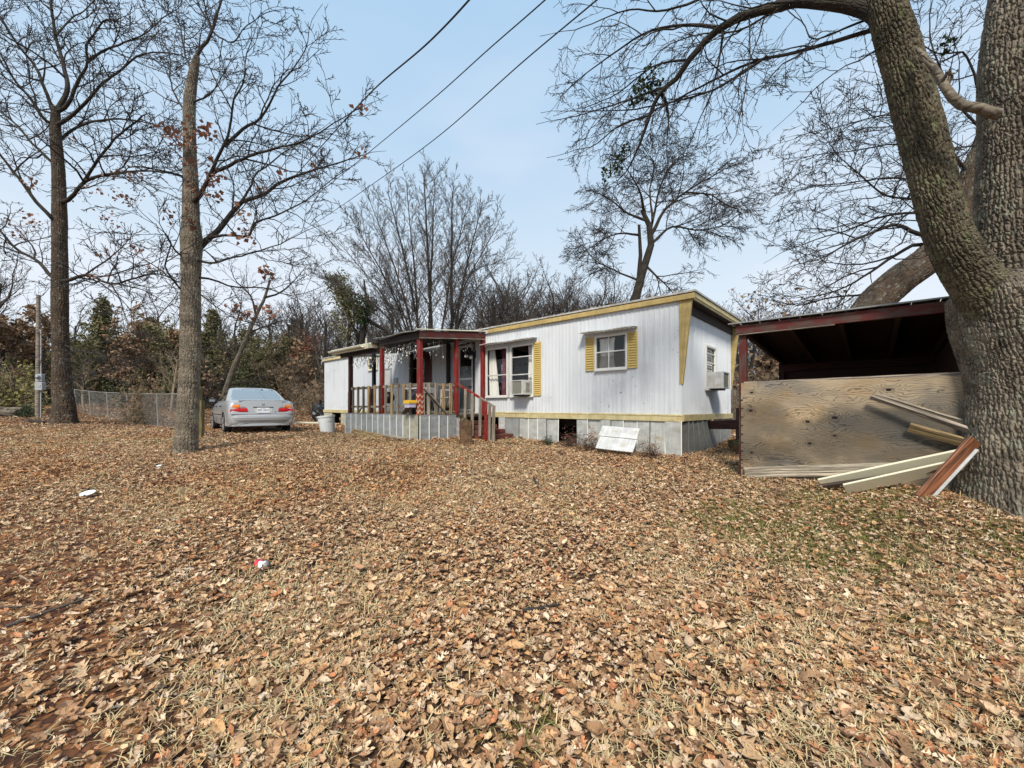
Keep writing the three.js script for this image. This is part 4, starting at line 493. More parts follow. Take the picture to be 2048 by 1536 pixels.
  const pf2 = thing('picket_fence', 'grey picket fence seen in the gap between mobile home and carport', 'fence', onGround(1470, 15)); mk('rail', mat.redWorn, pf2, (g) => g.beam(P(1440, 766, 14.9), P(1580, 768, 14.9), 0.05, 0.22)); for (let k = 0; k < 14; k++) mk('picket', mat.grey, pf2, (g) => { const b = onGround(1446 + k * 8.5, 15), t = P(1446 + k * 8.5, 770, 15); g.beam(b, t, 0.13, 0.02, V(0, 0, 1)); });
}
// ---------------------------------------------------------------- trees
const jit = (v, s) => V(v.x + RR(-s, s), v.y + RR(-s, s), v.z + RR(-s, s));
function smoothPath(pts, step, noise) {                     // resample through the points, a little gnarled
  const c = new THREE.CatmullRomCurve3(pts, false, 'centripetal'), n = Math.max(3, Math.round(c.getLength() / step)), q = c.getSpacedPoints(n);
  let o = V(0, 0, 0); for (let k = 1; k < n; k++) { o.multiplyScalar(0.7).add(V(RR(-1, 1), RR(-1, 1), RR(-1, 1)).multiplyScalar(noise)); q[k].add(o); } return q;
}
function wander(start, dir, len, n, crook, trop) {
  const pts = [start.clone()], d = dir.clone().normalize(), p = start.clone(); for (let k = 0; k < n; k++) { d.x += RR(-crook, crook); d.y += RR(-crook, crook) + trop; d.z += RR(-crook, crook); d.normalize(); p.addScaledVector(d, len / n); pts.push(p.clone()); } return pts;
}
function along(pts, t) { const f = clamp(t) * (pts.length - 1), k = Math.min(pts.length - 2, Math.floor(f)); return [pts[k].clone().lerp(pts[k + 1], f - k), pts[k + 1].clone().sub(pts[k]).normalize(), f]; }
// o: n children per level, ang spread, len ratio, crook, up, rmin, sides, leaf callback
function sprout(g, pts, rads, len, level, o) {
  if (level >= o.n.length) return;
  const n = Math.max(1, Math.round(o.n[level] * (o.per && level === 0 ? len : 1) * RR(0.8, 1.2))), t0 = o.t0?.[level] ?? 0.2; let az = R() * 6.28;
  for (let k = 0; k < n; k++) {
    const t = t0 + (1 - t0) * (k + R()) / n, [p, tan, f] = along(pts, t); az += 2.4 + RR(-0.5, 0.5);
    let s = V(Math.cos(az), Math.sin(az * 1.3) * 0.7, Math.sin(az)); s.addScaledVector(tan, -s.dot(tan)).normalize();
    const a = (o.ang[level] ?? 0.8) * RR(0.7, 1.3), d = tan.clone().multiplyScalar(Math.cos(a)).addScaledVector(s, Math.sin(a)); d.y += o.up[level] ?? 0;
    const L = (o.abs?.[level] ?? len * o.ratio[level]) * (1 - 0.5 * t) * RR(0.55, 1.3), ki = Math.floor(f), pr = mix(rads[ki], rads[Math.min(rads.length - 1, ki + 1)], f - ki);
    const r0 = Math.max(o.rmin, Math.min(pr * 0.7, L * (o.thick?.[level] ?? 0.014))), ns = level + 1 >= o.n.length ? 2 : level === 0 ? 6 : 4, q = wander(p, d, L, ns, o.crook ?? 0.25, o.trop ?? 0.03), rr = q.map((_, i) => Math.max(o.rmin * 0.7, r0 * (1 - 0.8 * i / ns)));
    g.tube(q, rr, level === 0 ? 5 : 3); if (o.leaf && level >= o.leafFrom) o.leaf(q[ns], d);
    sprout(g, q, rr, L, level + 1, o);
  }
}
function leafQuad(g, p, s) { const a = R() * 6.28, b = RR(-0.9, 0.9), e = V(Math.cos(a) * Math.cos(b), Math.sin(b), Math.sin(a) * Math.cos(b)).multiplyScalar(s), f = V(RR(-1, 1), RR(-1, 1), RR(-1, 1)).cross(e).normalize().multiplyScalar(s * 0.42), m = e.clone().cross(f).normalize().multiplyScalar(s * 0.2); g.quad(p.clone(), p.clone().addScaledVector(e, 0.5).add(f).add(m), p.clone().add(e), p.clone().addScaledVector(e, 0.5).sub(f).add(m)); }
// trunk skin with real furrows: path, radii, cells across, height of the plates
function barkTube(g, pts, rads, nT, step, amp, cell, s, shape) {
  const el = 2.2, q = [], r = []; let tot = 0; for (let k = 1; k < pts.length; k++) tot += pts[k].distanceTo(pts[k - 1]);
  const c = new THREE.CatmullRomCurve3(pts, false, 'centripetal'), n = Math.round(tot / step); for (let k = 0; k <= n; k++) { q.push(c.getPoint(k / n)); const f = k / n * (rads.length - 1), i = Math.min(rads.length - 2, Math.floor(f)); r.push(mix(rads[i], rads[i + 1], f - i)); }
  const rm = r[Math.floor(n / 2)], cells = 2 * Math.max(3, Math.round(3.1416 * rm / cell)), first = g.p.length / 3; let nor = V(0, 0, 1), len = 0;
  for (let k = 0; k <= n; k++) {
    const t = q[Math.min(n, k + 1)].clone().sub(q[Math.max(0, k - 1)]).normalize(); nor.addScaledVector(t, -nor.dot(t)).normalize(); const b = t.clone().cross(nor); if (k) len += q[k].distanceTo(q[k - 1]);
    for (let j = 0; j <= nT; j++) {
      const u = (j % nT) / nT, a = u * 6.2832, v = len / (cell * el), w = 0.5 * (fbm(u * cells * 0.5, v * 0.9, s + 3, 2, cells >> 1 || 1, 0) - 0.5);
      const [f, id] = voro(u * cells + w * 1.6, v + w, s, cells), fur = Math.abs(Math.sin(Math.PI * (u * cells + 1.5 * (fbm(u * cells * 0.5, v * 1.1, s + 13, 3, cells >> 1, 0) - 0.5)))), h = sstep(0.08, 0.5, fur) * (0.35 + 0.65 * sstep(0.02, 0.16, f)) * (0.85 + 0.3 * id) + 0.35 * (fbm(u * cells * 2, v * 5, s + 8, 2, cells * 2, 0) - 0.5), lump = 1 + 0.16 * (vn(u * 4, len * 1.3, s + 5, 4, 0) - 0.5);
      const rr = (shape ? shape(a, len, r[k]) : r[k]) * lump + amp * (h - 0.6), dx = nor.x * Math.cos(a) + b.x * Math.sin(a), dy = nor.y * Math.cos(a) + b.y * Math.sin(a), dz = nor.z * Math.cos(a) + b.z * Math.sin(a);
      g.vert(V(q[k].x + dx * rr, q[k].y + dy * rr, q[k].z + dz * rr), j / nT * 6.2832 * rm, len);
    }
  }
  const W = nT + 1; for (let k = 0; k < n; k++) for (let j = 0; j < nT; j++) { const a = first + k * W + j; g.i.push(a, a + 1, a + W, a + 1, a + W + 1, a + W); }
}
const limbOpts = { n: [2.6, 6, 6], per: true, ang: [0.85, 0.8, 0.7], up: [0.12, 0.06, 0.02], abs: [1.9], ratio: [0, 0.5, 0.5], rmin: 0.0045, crook: 0.3, trop: 0.02, thick: [0.013, 0.011, 0.01] };
const off = (px) => Math.sqrt(1 + 0.8 * ((px - 1024) / F) ** 2);   // a wide lens draws round things wider away from the middle
function limb(tree, px, d0, d1, w0, w1, o = {}) {             // a big branch along photo pixels, its depth drifting from d0 to d1; w in photo pixels
  const n = px.length, pts = px.map(([x, y], k) => P(x, y, mix(d0, d1, k / (n - 1)))), path = smoothPath(pts, o.step ?? 0.22, o.gnarl ?? 0.012), L = path.length, r = path.map((_, k) => { const t = k / (L - 1); return Math.max(0.006, mix(w0 * 0.95, w1 * 0.5, Math.pow(t, 0.7)) * mix(d0, d1, t) / F / 2 / off(px[0][0])); });
  const m = mk('limb', o.mat ?? mat.barkDark, tree, (g) => g.tube(path, r, 8)); let len = 0; for (let k = 1; k < L; k++) len += path[k].distanceTo(path[k - 1]);
  mk('twigs', mat.twig, m, (g) => { const oo = { ...limbOpts, ...o }; sprout(g, path, r, len, 0, oo); g.tube(wander(path[L - 1], path[L - 1].clone().sub(path[L - 2]), 0.5, 3, 0.2, 0.02), [r[L - 1], r[L - 1] * 0.8, r[L - 1] * 0.6, 0.004], 4); });
  return path;
}
function leafClusters(tree, list, d, size, m, n = 14, rad = 0.22) { mk('dead_leaves', m, tree, (g) => { for (const [x, y, k = 1, dd = d] of list) { const c = P(x, y, dd); for (let i = 0; i < n * k; i++) { const p = c.clone().add(V(RR(-1, 1), RR(-1, 0.8), RR(-1, 1)).multiplyScalar(rad * RR(0.2, 1) * Math.sqrt(k))); leafQuad(g, p, size * RR(0.6, 1.2)); } } }).userData.kind = 'stuff'; }

// ---- left oak, by the meter pole
rseed(101);
{
  const D = 15, b = onGround(127, D, -0.05), t = thing('oak_tree', 'tall bare oak with many spreading limbs beside the meter pole at left', 'tree', b);
  mk('trunk', mat.barkLeft, t, (g) => { const pts = [b.clone().setY(b.y - 0.1), P(126, 800, D), P(122, 700, D), P(120, 600, D), P(119, 455, D), P(116, 330, D), P(111, 262, D), P(112, 215, D)], w = [56, 46, 36, 35, 33, 27, 23, 17].map((x) => x * D / F / 2 / 1.46); barkTube(g, pts, w, 120, 0.02, 0.02, 0.07, 5, (a, l, r) => r * (1 + 0.45 * Math.exp(-l / 0.28) * (0.6 + 0.5 * Math.sin(a * 5 + 1)))); });
  const o = { abs: [2.6], n: [2.2, 7, 6], rmin: 0.0105, thick: [0.014, 0.012, 0.011] }, L = (p, w0, w1, dd = 0) => limb(t, p, D, D + dd, w0, w1, o);
  L([[111, 250], [91, 241], [65, 202], [33, 163], [0, 107], [-40, 60]], 11, 5, -1); L([[110, 235], [91, 182], [72, 137], [39, 94], [0, 33], [-40, -20]], 11, 6, 1); L([[112, 225], [135, 180], [127, 130], [111, 72], [101, 0], [96, -60]], 14, 9, 0.5);
  L([[116, 222], [130, 215], [153, 169], [176, 124], [172, 94], [189, 65], [208, 39], [240, 44]], 12, 6, -1); L([[176, 124], [208, 101], [247, 85], [286, 68], [325, 36], [355, 18]], 7, 4, -1.5); L([[113, 250], [127, 244], [163, 215], [202, 169], [244, 140], [280, 111], [325, 104], [380, 118]], 12, 4, -2);
  L([[116, 285], [124, 277], [156, 254], [195, 242], [241, 238], [286, 244], [345, 258]], 10, 4, 1.5); L([[120, 405], [140, 397], [169, 364], [208, 351], [254, 345], [309, 342], [361, 352]], 13, 6, -2); L([[169, 361], [202, 312], [234, 273], [284, 232]], 9, 8, -1.5);
  L([[115, 450], [104, 436], [72, 403], [39, 358], [0, 309], [-30, 270]], 12, 9, -1); L([[117, 565], [100, 550], [73, 521], [29, 495], [0, 460], [-30, 440]], 12, 8, 1); L([[114, 335], [101, 322], [65, 286], [33, 250], [0, 221], [-40, 190]], 9, 6, 1);
  L([[120, 562], [138, 559], [176, 549], [223, 568], [264, 559], [308, 547], [350, 560]], 12, 5, -2); L([[223, 568], [240, 600], [252, 640], [275, 664]], 5, 2, -1.5); L([[112, 230], [70, 215], [30, 185], [-20, 170]], 7, 3, 2); L([[122, 688], [160, 700], [200, 715], [230, 738]], 4, 2, -1); L([[112, 70], [140, 40], [170, 20], [200, -10]], 6, 4, 1); L([[105, 20], [80, 0], [60, -40]], 6, 4);
  leafClusters(t, [[55, 372, 1], [70, 368, 1], [58, 432, 2], [62, 444, 1], [225, 345, 2], [262, 350, 2], [280, 345, 1], [240, 388, 2], [258, 398, 2], [175, 378, 1], [160, 390, 1], [220, 430, 1], [235, 450, 1], [215, 510, 2], [275, 505, 1], [300, 528, 1], [180, 550, 1], [200, 552, 1], [145, 275, 1], [40, 470, 1], [20, 440, 1]], 13.6, 0.11, mat.leafRust, 12, 0.35);
}
// ---- second oak with the broken top
rseed(202);
{
  const D = 8, b = onGround(372, D, -0.05), t = thing('oak_tree', 'bare oak with a broken peeling top standing nearest the car', 'tree', b);
  mk('trunk', mat.barkGrey, t, (g) => { const pts = [b.clone().setY(b.y - 0.08), P(374, 850, D), P(379, 760, D), P(381, 650, D), P(382, 560, D), P(383, 480, D), P(382, 440, D), P(381, 360, D), P(380, 300, D), P(379, 205, D), P(389, 135, D), P(394, 113, D)], w = [52, 46, 42, 40, 39, 46, 36, 30, 26, 25, 17, 12].map((x) => x * D / F / 2 / 1.25); barkTube(g, pts, w, 110, 0.014, 0.012, 0.045, 15, (a, l, r) => r * (1 + 0.3 * Math.exp(-l / 0.18) * (0.6 + 0.5 * Math.sin(a * 4 + 2)))); });
  const o = { abs: [1.5], n: [3.4, 6, 6], rmin: 0.0055, step: 0.16 }, L = (p, w0, w1, dd = 0) => limb(t, p, D, D + dd, w0, w1, o);
  L([[392, 122], [400, 98], [412, 85], [423, 65], [430, 40], [445, 0], [450, -40]], 10, 6); L([[428, 66], [445, 78], [468, 84], [485, 60], [510, 38], [545, 22]], 5, 2.5, -0.8); L([[423, 65], [415, 40], [400, 15], [390, -30]], 6, 4, 0.6); L([[398, 105], [403, 60]], 5, 4);
  L([[386, 405], [397, 397], [416, 358], [439, 309], [455, 277], [462, 228], [469, 195], [488, 160], [490, 120], [500, 90]], 13, 4, -1); L([[423, 348], [462, 329], [508, 309], [553, 296], [618, 277], [670, 245], [722, 215]], 10, 3, -1.6); L([[449, 293], [488, 257], [521, 238], [540, 202], [553, 176], [579, 143], [612, 98], [618, 60]], 9, 3, -0.6);
  L([[392, 505], [407, 488], [449, 446], [482, 404], [521, 391], [553, 368], [618, 342], [680, 325], [732, 308]], 18, 3.5, 1); L([[410, 478], [456, 472], [501, 469], [508, 446], [553, 430], [618, 394], [665, 355], [700, 335]], 8, 3, -1); L([[380, 230], [364, 212], [348, 182], [338, 146], [341, 122], [330, 80]], 6, 3, 0.8);
  L([[396, 520], [425, 527], [460, 518], [510, 505], [560, 490], [615, 460]], 7, 3, -1.2); L([[398, 555], [430, 560], [460, 571], [520, 575], [580, 590], [640, 575]], 6, 2.5, 1); L([[376, 355], [345, 345], [310, 335], [270, 330], [235, 352]], 6, 3, -1.2); L([[377, 330], [350, 300], [330, 285], [318, 262]], 5, 3, 0.7);
  L([[482, 404], [500, 380], [512, 350], [540, 330], [575, 300], [640, 260]], 6, 2.5, 0.6); L([[386, 205], [420, 190], [440, 160], [462, 120]], 5, 3, -0.5); L([[376, 520], [350, 500], [330, 470], [318, 445]], 6, 3, -1); L([[455, 277], [480, 300], [470, 350]], 3, 2, -0.6); L([[396, 585], [440, 620], [480, 640], [540, 655]], 4, 2, -1); L([[376, 590], [350, 565], [330, 530], [343, 480], [300, 440]], 6, 3, -0.8); L([[385, 150], [370, 110], [362, 60], [350, 10]], 6, 3.5, 0.8);
  leafClusters(t, [[405, 255, 2], [412, 270, 2], [350, 270, 2], [360, 285, 1.5], [378, 275, 2], [383, 330, 1.5], [418, 318, 1], [425, 355, 2.5], [435, 348, 1], [410, 385, 1], [382, 375, 1.5], [384, 445, 2], [486, 466, 2.5], [532, 545, 1.5], [525, 540, 1], [495, 625, 2], [540, 624, 2], [470, 615, 1], [520, 380, 1], [630, 335, 1], [482, 420, 1], [720, 216, 1], [725, 305, 1], [560, 345, 1], [330, 260, 1], [345, 430, 1], [440, 390, 1]], 7.7, 0.1, mat.leafRust, 10, 0.15);
}
// ---- the great oak at right, two stems
rseed(303);
{
  const D = 4.2, b = onGround(2058, D, 0), t = thing('oak_tree', 'great oak with two thick furrowed stems at the right edge', 'tree', b);
  const yf = P(0, 490, D).y, left = [P(2055, 800, D), P(2015, 680, D), P(1970, 588, D), P(1928, 525, D), P(1898, 470, D), P(1851, 300, D), P(1797, 100, D), P(1768, 0, D), P(1745, -90, D + 0.1)];
  mk('trunk', mat.barkGrey, t, (g) => {
    const c0 = V(b.x, b.y - 0.12, b.z), c1 = V(P(2052, 840, D).x, EYE + 0.2, -D), c2 = V(P(2022, 640, D).x, EYE + 0.9, -D), c3 = V(P(2004, 580, D).x, EYE + 1.2, -D), c4 = V(P(2000, 540, D).x, EYE + 1.42, -D);
    barkTube(g, [c0, c1, c2, c3, c4], [0.5, 0.455, 0.45, 0.4, 0.12], 360, 0.0085, 0.024, 0.04, 25, (a, l, r) => { const k = sstep(1.0, 2.6, l), e = 1 + 0.5 * Math.exp(-l / 0.26) * (0.75 + 0.3 * Math.sin(a * 5)); return r * e * (1 + k * 0.16 * Math.cos(2 * a)); });
  });
  mk('stem', mat.barkMoss, t, (g) => barkTube(g, left, [0.2, 0.22, 0.22, 0.2, 0.18, 0.168, 0.16, 0.145, 0.12], 200, 0.0085, 0.022, 0.036, 35)).userData.label = 'leaning left stem with mossy bark';
  mk('stem', mat.barkGrey, t, (g) => barkTube(g, [P(2060, 820, D), P(2056, 680, D), P(2052, 560, D), P(2044, 450, D), P(2045, 300, D), P(2042, 150, D), P(2055, 0, D), P(2065, -180, D)], [0.42, 0.4, 0.36, 0.33, 0.315, 0.3, 0.285, 0.26], 270, 0.009, 0.024, 0.04, 45)).userData.label = 'thick upright right stem';
  const o = { abs: [1.0], n: [4.6, 6, 5], rmin: 0.0036, step: 0.12, gnarl: 0.006, up: [-0.15, -0.08, 0], trop: -0.02 }, L = (p, d0, d1, w0, w1, x = {}) => limb(t, p, d0, d1, w0, w1, { ...o, ...x });
  L([[1770, 45], [1725, 18], [1655, 5], [1600, 2], [1563, 9], [1498, 28], [1447, 51], [1415, 79], [1378, 120], [1350, 162], [1322, 185], [1299, 231], [1280, 287], [1253, 343], [1236, 360]], D, D + 1.4, 46, 4); L([[1447, 51], [1440, 110], [1428, 165], [1415, 210]], D + 0.7, D + 0.8, 7, 4); L([[1322, 185], [1335, 210], [1337, 250]], D + 1.0, D + 1.1, 9, 5); L([[1437, 55], [1380, 50], [1300, 62], [1240, 98], [1180, 140], [1140, 175]], D + 0.7, D + 1.6, 9, 3);
  L([[1775, 55], [1748, 60], [1679, 79], [1586, 106], [1517, 120], [1461, 143], [1378, 185], [1300, 225], [1220, 262]], D, D + 1.5, 14, 3); L([[1535, 112], [1480, 150], [1420, 182], [1340, 205], [1260, 220], [1150, 222]], D + 0.6, D + 1.6, 7, 3); L([[1600, 2], [1560, -5], [1500, -15], [1440, -20], [1380, 8], [1320, 22], [1260, 18], [1200, 40], [1150, 60]], D + 0.3, D + 1.2, 12, 3); L([[1498, 28], [1500, 100], [1490, 180], [1480, 230]], D + 0.5, D + 0.2, 4, 2);
  L([[1745, 35], [1690, 55], [1626, 78], [1610, 50], [1580, 25]], D + 0.2, D + 0.8, 7, 3); L([[1378, 120], [1310, 130], [1230, 190], [1170, 215]], D + 0.9, D + 1.6, 6, 2.5); L([[1300, 231], [1240, 250], [1190, 290], [1150, 300]], D + 1.1, D + 1.7, 5, 2.5); L([[1760, 95], [1720, 120], [1690, 130], [1640, 170], [1610, 200]], D, D + 0.9, 5, 2.5);
  L([[1340, 170], [1260, 200], [1210, 215], [1140, 235]], D + 1, D + 1.4, 6, 2.5); L([[1563, 9], [1480, 60], [1400, 70], [1330, 95], [1290, 140]], D + 0.5, D + 1.1, 6, 2.5);
  mk('broken_branch', mat.barkGrey, t, (g) => { const p = smoothPath([P(1835, 98, D - 0.25), P(1870, 140, D - 0.35), P(1890, 175, D - 0.4), P(1925, 208, D - 0.45), P(1965, 218, D - 0.5), P(1998, 228, D - 0.52)], 0.05, 0.004); g.tube(p, p.map((_, k) => 0.018 + 0.028 * Math.pow(k / p.length, 0.7)), 9, true); for (const [x, y] of [[1878, 168], [1893, 178], [1900, 160]]) g.tube(wander(P(x, y, D - 0.38), V(RR(-1, 1), RR(0, 0.6), 0.3), 0.1, 3, 0.5, 0), [0.02, 0.018, 0.014, 0.01], 6, true); });
  for (const [x, y, n, s, d] of [[1300, 165, 150, 0.18, 5.3], [1275, 190, 90, 0.13, 5.3], [1235, 325, 60, 0.13, 5.5], [1215, 345, 40, 0.1, 5.5], [1248, 300, 30, 0.08, 5.5], [1900, 85, 26, 0.07, 4.2], [1898, 155, 14, 0.05, 4]]) mk('mistletoe', mat.green, t, (g) => { const c = P(x, y, d); for (let k = 0; k < n; k++) leafQuad(g, c.clone().add(V(RR(-1, 1), RR(-1, 1), RR(-1, 1)).normalize().multiplyScalar(s * Math.cbrt(R()))), 0.05 * RR(0.7, 1.2)); }).userData.kind = 'stuff';
}
// ---- leaning oak behind the carport; its limbs sweep left
rseed(404);
{
  const D = 10, t = thing('oak_tree', 'leaning oak behind the carport with limbs sweeping left past the great oak', 'tree', onGround(1690, D, 0));
  mk('trunk', mat.barkLeft, t, (g) => barkTube(g, [onGround(1690, D, -0.1), P(1705, 700, D), P(1738, 620, D), P(1800, 560, D), P(1862, 515, D), P(1915, 440, D), P(1945, 340, D), P(1990, 240, D)], [0.42, 0.38, 0.36, 0.34, 0.33, 0.26, 0.2, 0.14], 110, 0.02, 0.022, 0.07, 51));
  const o = { abs: [2.0], n: [3.2, 6, 6], rmin: 0.0068, up: [0.02, 0, 0], trop: 0.01, mat: mat.barkDark }, L = (p, w0, w1, dd = 0, d0 = D) => limb(t, p, d0, d0 + dd, w0, w1, o);
  L([[1930, 400], [1870, 398], [1822, 398], [1767, 389], [1720, 352], [1683, 319], [1646, 273]], 12, 3, -1); L([[1915, 440], [1841, 426], [1762, 435], [1702, 458], [1630, 480], [1563, 505]], 11, 3, 1); L([[1890, 475], [1836, 468], [1794, 449], [1748, 463], [1697, 486], [1646, 514], [1590, 530]], 16, 4, -1); L([[1862, 500], [1841, 486], [1785, 514], [1739, 546], [1679, 579], [1600, 600]], 13, 4, 0.5); L([[1940, 350], [1860, 260], [1785, 231], [1720, 241], [1655, 259], [1600, 270]], 9, 3, -1); L([[1940, 340], [1860, 300], [1794, 287], [1720, 300], [1609, 315], [1570, 330]], 8, 3, 1); L([[1930, 390], [1830, 360], [1780, 355], [1700, 365], [1600, 380], [1560, 400]], 8, 3, -0.6); L([[1780, 575], [1720, 590], [1660, 595], [1600, 610], [1540, 600]], 8, 3, 1.2);
  L([[1925, 420], [1935, 330], [1955, 270], [1990, 200], [2040, 140]], 16, 5, 0.5); L([[1960, 290], [1900, 300], [1870, 330]], 6, 3); L([[1970, 220], [1930, 110], [1900, 108], [1862, 100], [1830, 70], [1815, 30]], 9, 3, -0.8); L([[1965, 260], [1905, 190], [1860, 60], [1870, -20]], 8, 4); L([[1880, 500], [1850, 440], [1850, 380], [1890, 340], [1920, 300]], 8, 4, 0.5);
  leafClusters(t, [[1520, 600, 2], [1560, 606, 2], [1490, 605, 2], [1540, 618, 2], [1600, 570, 1], [1640, 595, 1], [1690, 590, 1]], 11, 0.1, mat.leafBrown, 12, 0.4);
}
// ---- the many-stemmed tree behind the mobile home
rseed(505);
{
  const D = 21, b = onGround(850, D, -0.1), t = thing('multi_stem_tree', 'bare tree with many pale upright stems fanning out behind the porch', 'tree', b);
  const o = { n: [25, 9, 7], t0: [0.3, 0.12, 0.1], ang: [0.6, 0.65, 0.7], up: [0.12, 0.1, 0.05], abs: [2.6], ratio: [0, 0.42, 0.45], rmin: 0.0085, crook: 0.16, trop: 0.03, thick: [0.01, 0.01, 0.01] };
  for (const [tx, ty, bx, w, dd] of [[672, 470, 815, 7, 1], [700, 420, 822, 8, -1], [738, 385, 830, 9, 2], [775, 372, 842, 10, -2], [812, 350, 838, 9, 1], [848, 335, 862, 14, 0], [870, 340, 858, 10, 2], [905, 372, 900, 15, -1], [935, 395, 880, 9, 2], [965, 398, 905, 11, 0], [995, 440, 890, 8, -2], [1010, 500, 900, 6, 1], [650, 545, 818, 6, -1], [725, 480, 828, 6, -2]]) {
    const base = P(bx, 690, D), pts = [b.clone().lerp(base, 0.3), base, P(mix(bx, tx, 0.35), mix(665, ty, 0.38), D + dd * 0.3), P(mix(bx, tx, 0.72), mix(665, ty, 0.72), D + dd * 0.7), P(tx, ty + 10, D + dd)], path = smoothPath(pts, 0.5, 0.02), L = path.length, r = path.map((_, k) => Math.max(0.01, w * 0.68 * D / F / 2 * (1 - 0.85 * k / L)));
    const m = mk('stem', mat.barkDark, t, (g) => g.tube(path, r, 7)); mk('twigs', mat.twigGrey, m, (g) => sprout(g, path, r, 8, 0, o));
  }
}
// ---- round-crowned tree to the right of it
rseed(606);
{
  const D = 23, b = onGround(1262, D, -0.1), t = thing('bare_tree', 'bare dark tree with a round drooping crown rising above the roof centre', 'tree', b);
  mk('trunk', mat.barkDark, t, (g) => { g.tube([b, P(1270, 600, D), P(1285, 545, D), P(1302, 490, D), P(1298, 450, D), P(1284, 420, D)], [0.28, 0.26, 0.22, 0.19, 0.15, 0.11], 10); g.tube([P(1277, 560, D), P(1281, 510, D), P(1278, 450, D)], [0.13, 0.11, 0.08], 8); });
  const o = { n: [3.6, 9, 8], abs: [2.9], ratio: [0, 0.5, 0.5], rmin: 0.0115, up: [0.05, -0.05, -0.12], trop: -0.02, crook: 0.22, thick: [0.012, 0.01, 0.01] }, L = (p, w0, w1, dd = 0) => limb(t, p, D, D + dd, w0, w1, { ...o, step: 0.5, gnarl: 0.03 });
  L([[1302, 470], [1330, 420], [1370, 385], [1420, 355], [1455, 335], [1480, 330]], 9, 2.5, -1); L([[1300, 470], [1315, 400], [1330, 350], [1350, 320], [1372, 300]], 7, 2, 2); L([[1288, 425], [1280, 380], [1262, 350], [1240, 320]], 7, 2, -2); L([[1290, 440], [1250, 425], [1220, 400], [1190, 385]], 7, 2, 1); L([[1300, 490], [1340, 455], [1390, 460], [1440, 452], [1475, 430]], 7, 2, 2); L([[1370, 385], [1420, 390], [1460, 415], [1500, 420]], 5, 2); L([[1280, 470], [1240, 465], [1200, 480], [1175, 500]], 6, 2, -1.5); L([[1305, 440], [1300, 380], [1310, 340], [1300, 310]], 6, 2, 1); L([[1290, 530], [1330, 570], [1350, 590]], 6, 3, -1); L([[1275, 560], [1230, 540], [1190, 520], [1165, 490]], 5, 2, 2);
}
// ---- bare trees further off, prototypes cloned
function bareTree(H, s, o = {}) {
  rseed(s); const tr = new GB(), cr = new GB(), tp = wander(V(0, -0.2, 0), V(RR(-0.1, 0.1), 1, RR(-0.1, 0.1)), H * 0.62, 7, o.crookT ?? 0.09, 0.05), rads = tp.map((_, k) => H * 0.017 * (1 - 0.62 * k / 7));
  tr.tube(tp, rads, 8); sprout(cr, tp, rads, H * 0.62, 0, { n: [15, 7, 5, 2], t0: [0.3, 0.2, 0.15], ang: [0.75, 0.7, 0.7], up: [0.28, 0.12, 0.05], abs: [H * 0.44], ratio: [0, 0.48, 0.5, 0.5], rmin: o.rmin ?? 0.011, crook: o.crook ?? 0.24, trop: 0.04, thick: [0.016, 0.012, 0.012] });
  return [tr, cr];
}
const protos = [[11, 701], [11, 702, { crook: 0.32 }], [10, 703, { crookT: 0.16 }]].map(([H, s, o]) => { const [a, c] = bareTree(H, s, o); return [a.geometry(), c.geometry()]; });
function placeTree(k, px, d, topPy, label, turn, m1 = mat.barkDark, m2 = mat.twigGrey, group) {
  const b = onGround(px, d), top = P(px, topPy, d).y, s = (top - b.y) / (k === 2 ? 10.2 : 11.2), t = new THREE.Group(); t.name = numbered('bare_tree'); t.position.copy(b); t.rotation.y = turn; t.scale.setScalar(s); scene.add(t); tag(t, label, 'tree', group);
  for (const [n, g, m] of [['trunk', protos[k][0], m1], ['crown', protos[k][1], m2]]) { const q = new THREE.Mesh(g, m); q.name = n; q.castShadow = q.receiveShadow = true; t.add(q); } return t;
}
placeTree(0, 1075, 30, 470, 'bare tree behind the roof just left of the round-crowned tree', 0.3); placeTree(1, 1020, 33, 452, 'bare tree at the right flank of the many-stemmed tree', 1.2); placeTree(2, 1135, 36, 500, 'thin bare tree directly left of the round-crowned tree trunk', 2.2); placeTree(1, 1180, 38, 505, 'bare tree half hidden by the round-crowned tree', 3.4);
placeTree(0, 1440, 30, 530, 'bare tree above the right end of the mobile home roof', 4.1); placeTree(2, 1520, 26, 545, 'bare tree above the gap between mobile home and carport', 5, mat.barkDark, mat.twig); placeTree(1, 1600, 30, 560, 'bare tree above the left half of the carport roof', 0.8, mat.barkDark, mat.twig); placeTree(2, 1650, 22, 500, 'dark crooked tree above the middle of the carport roof', 1.9, mat.barkDark, mat.twig);
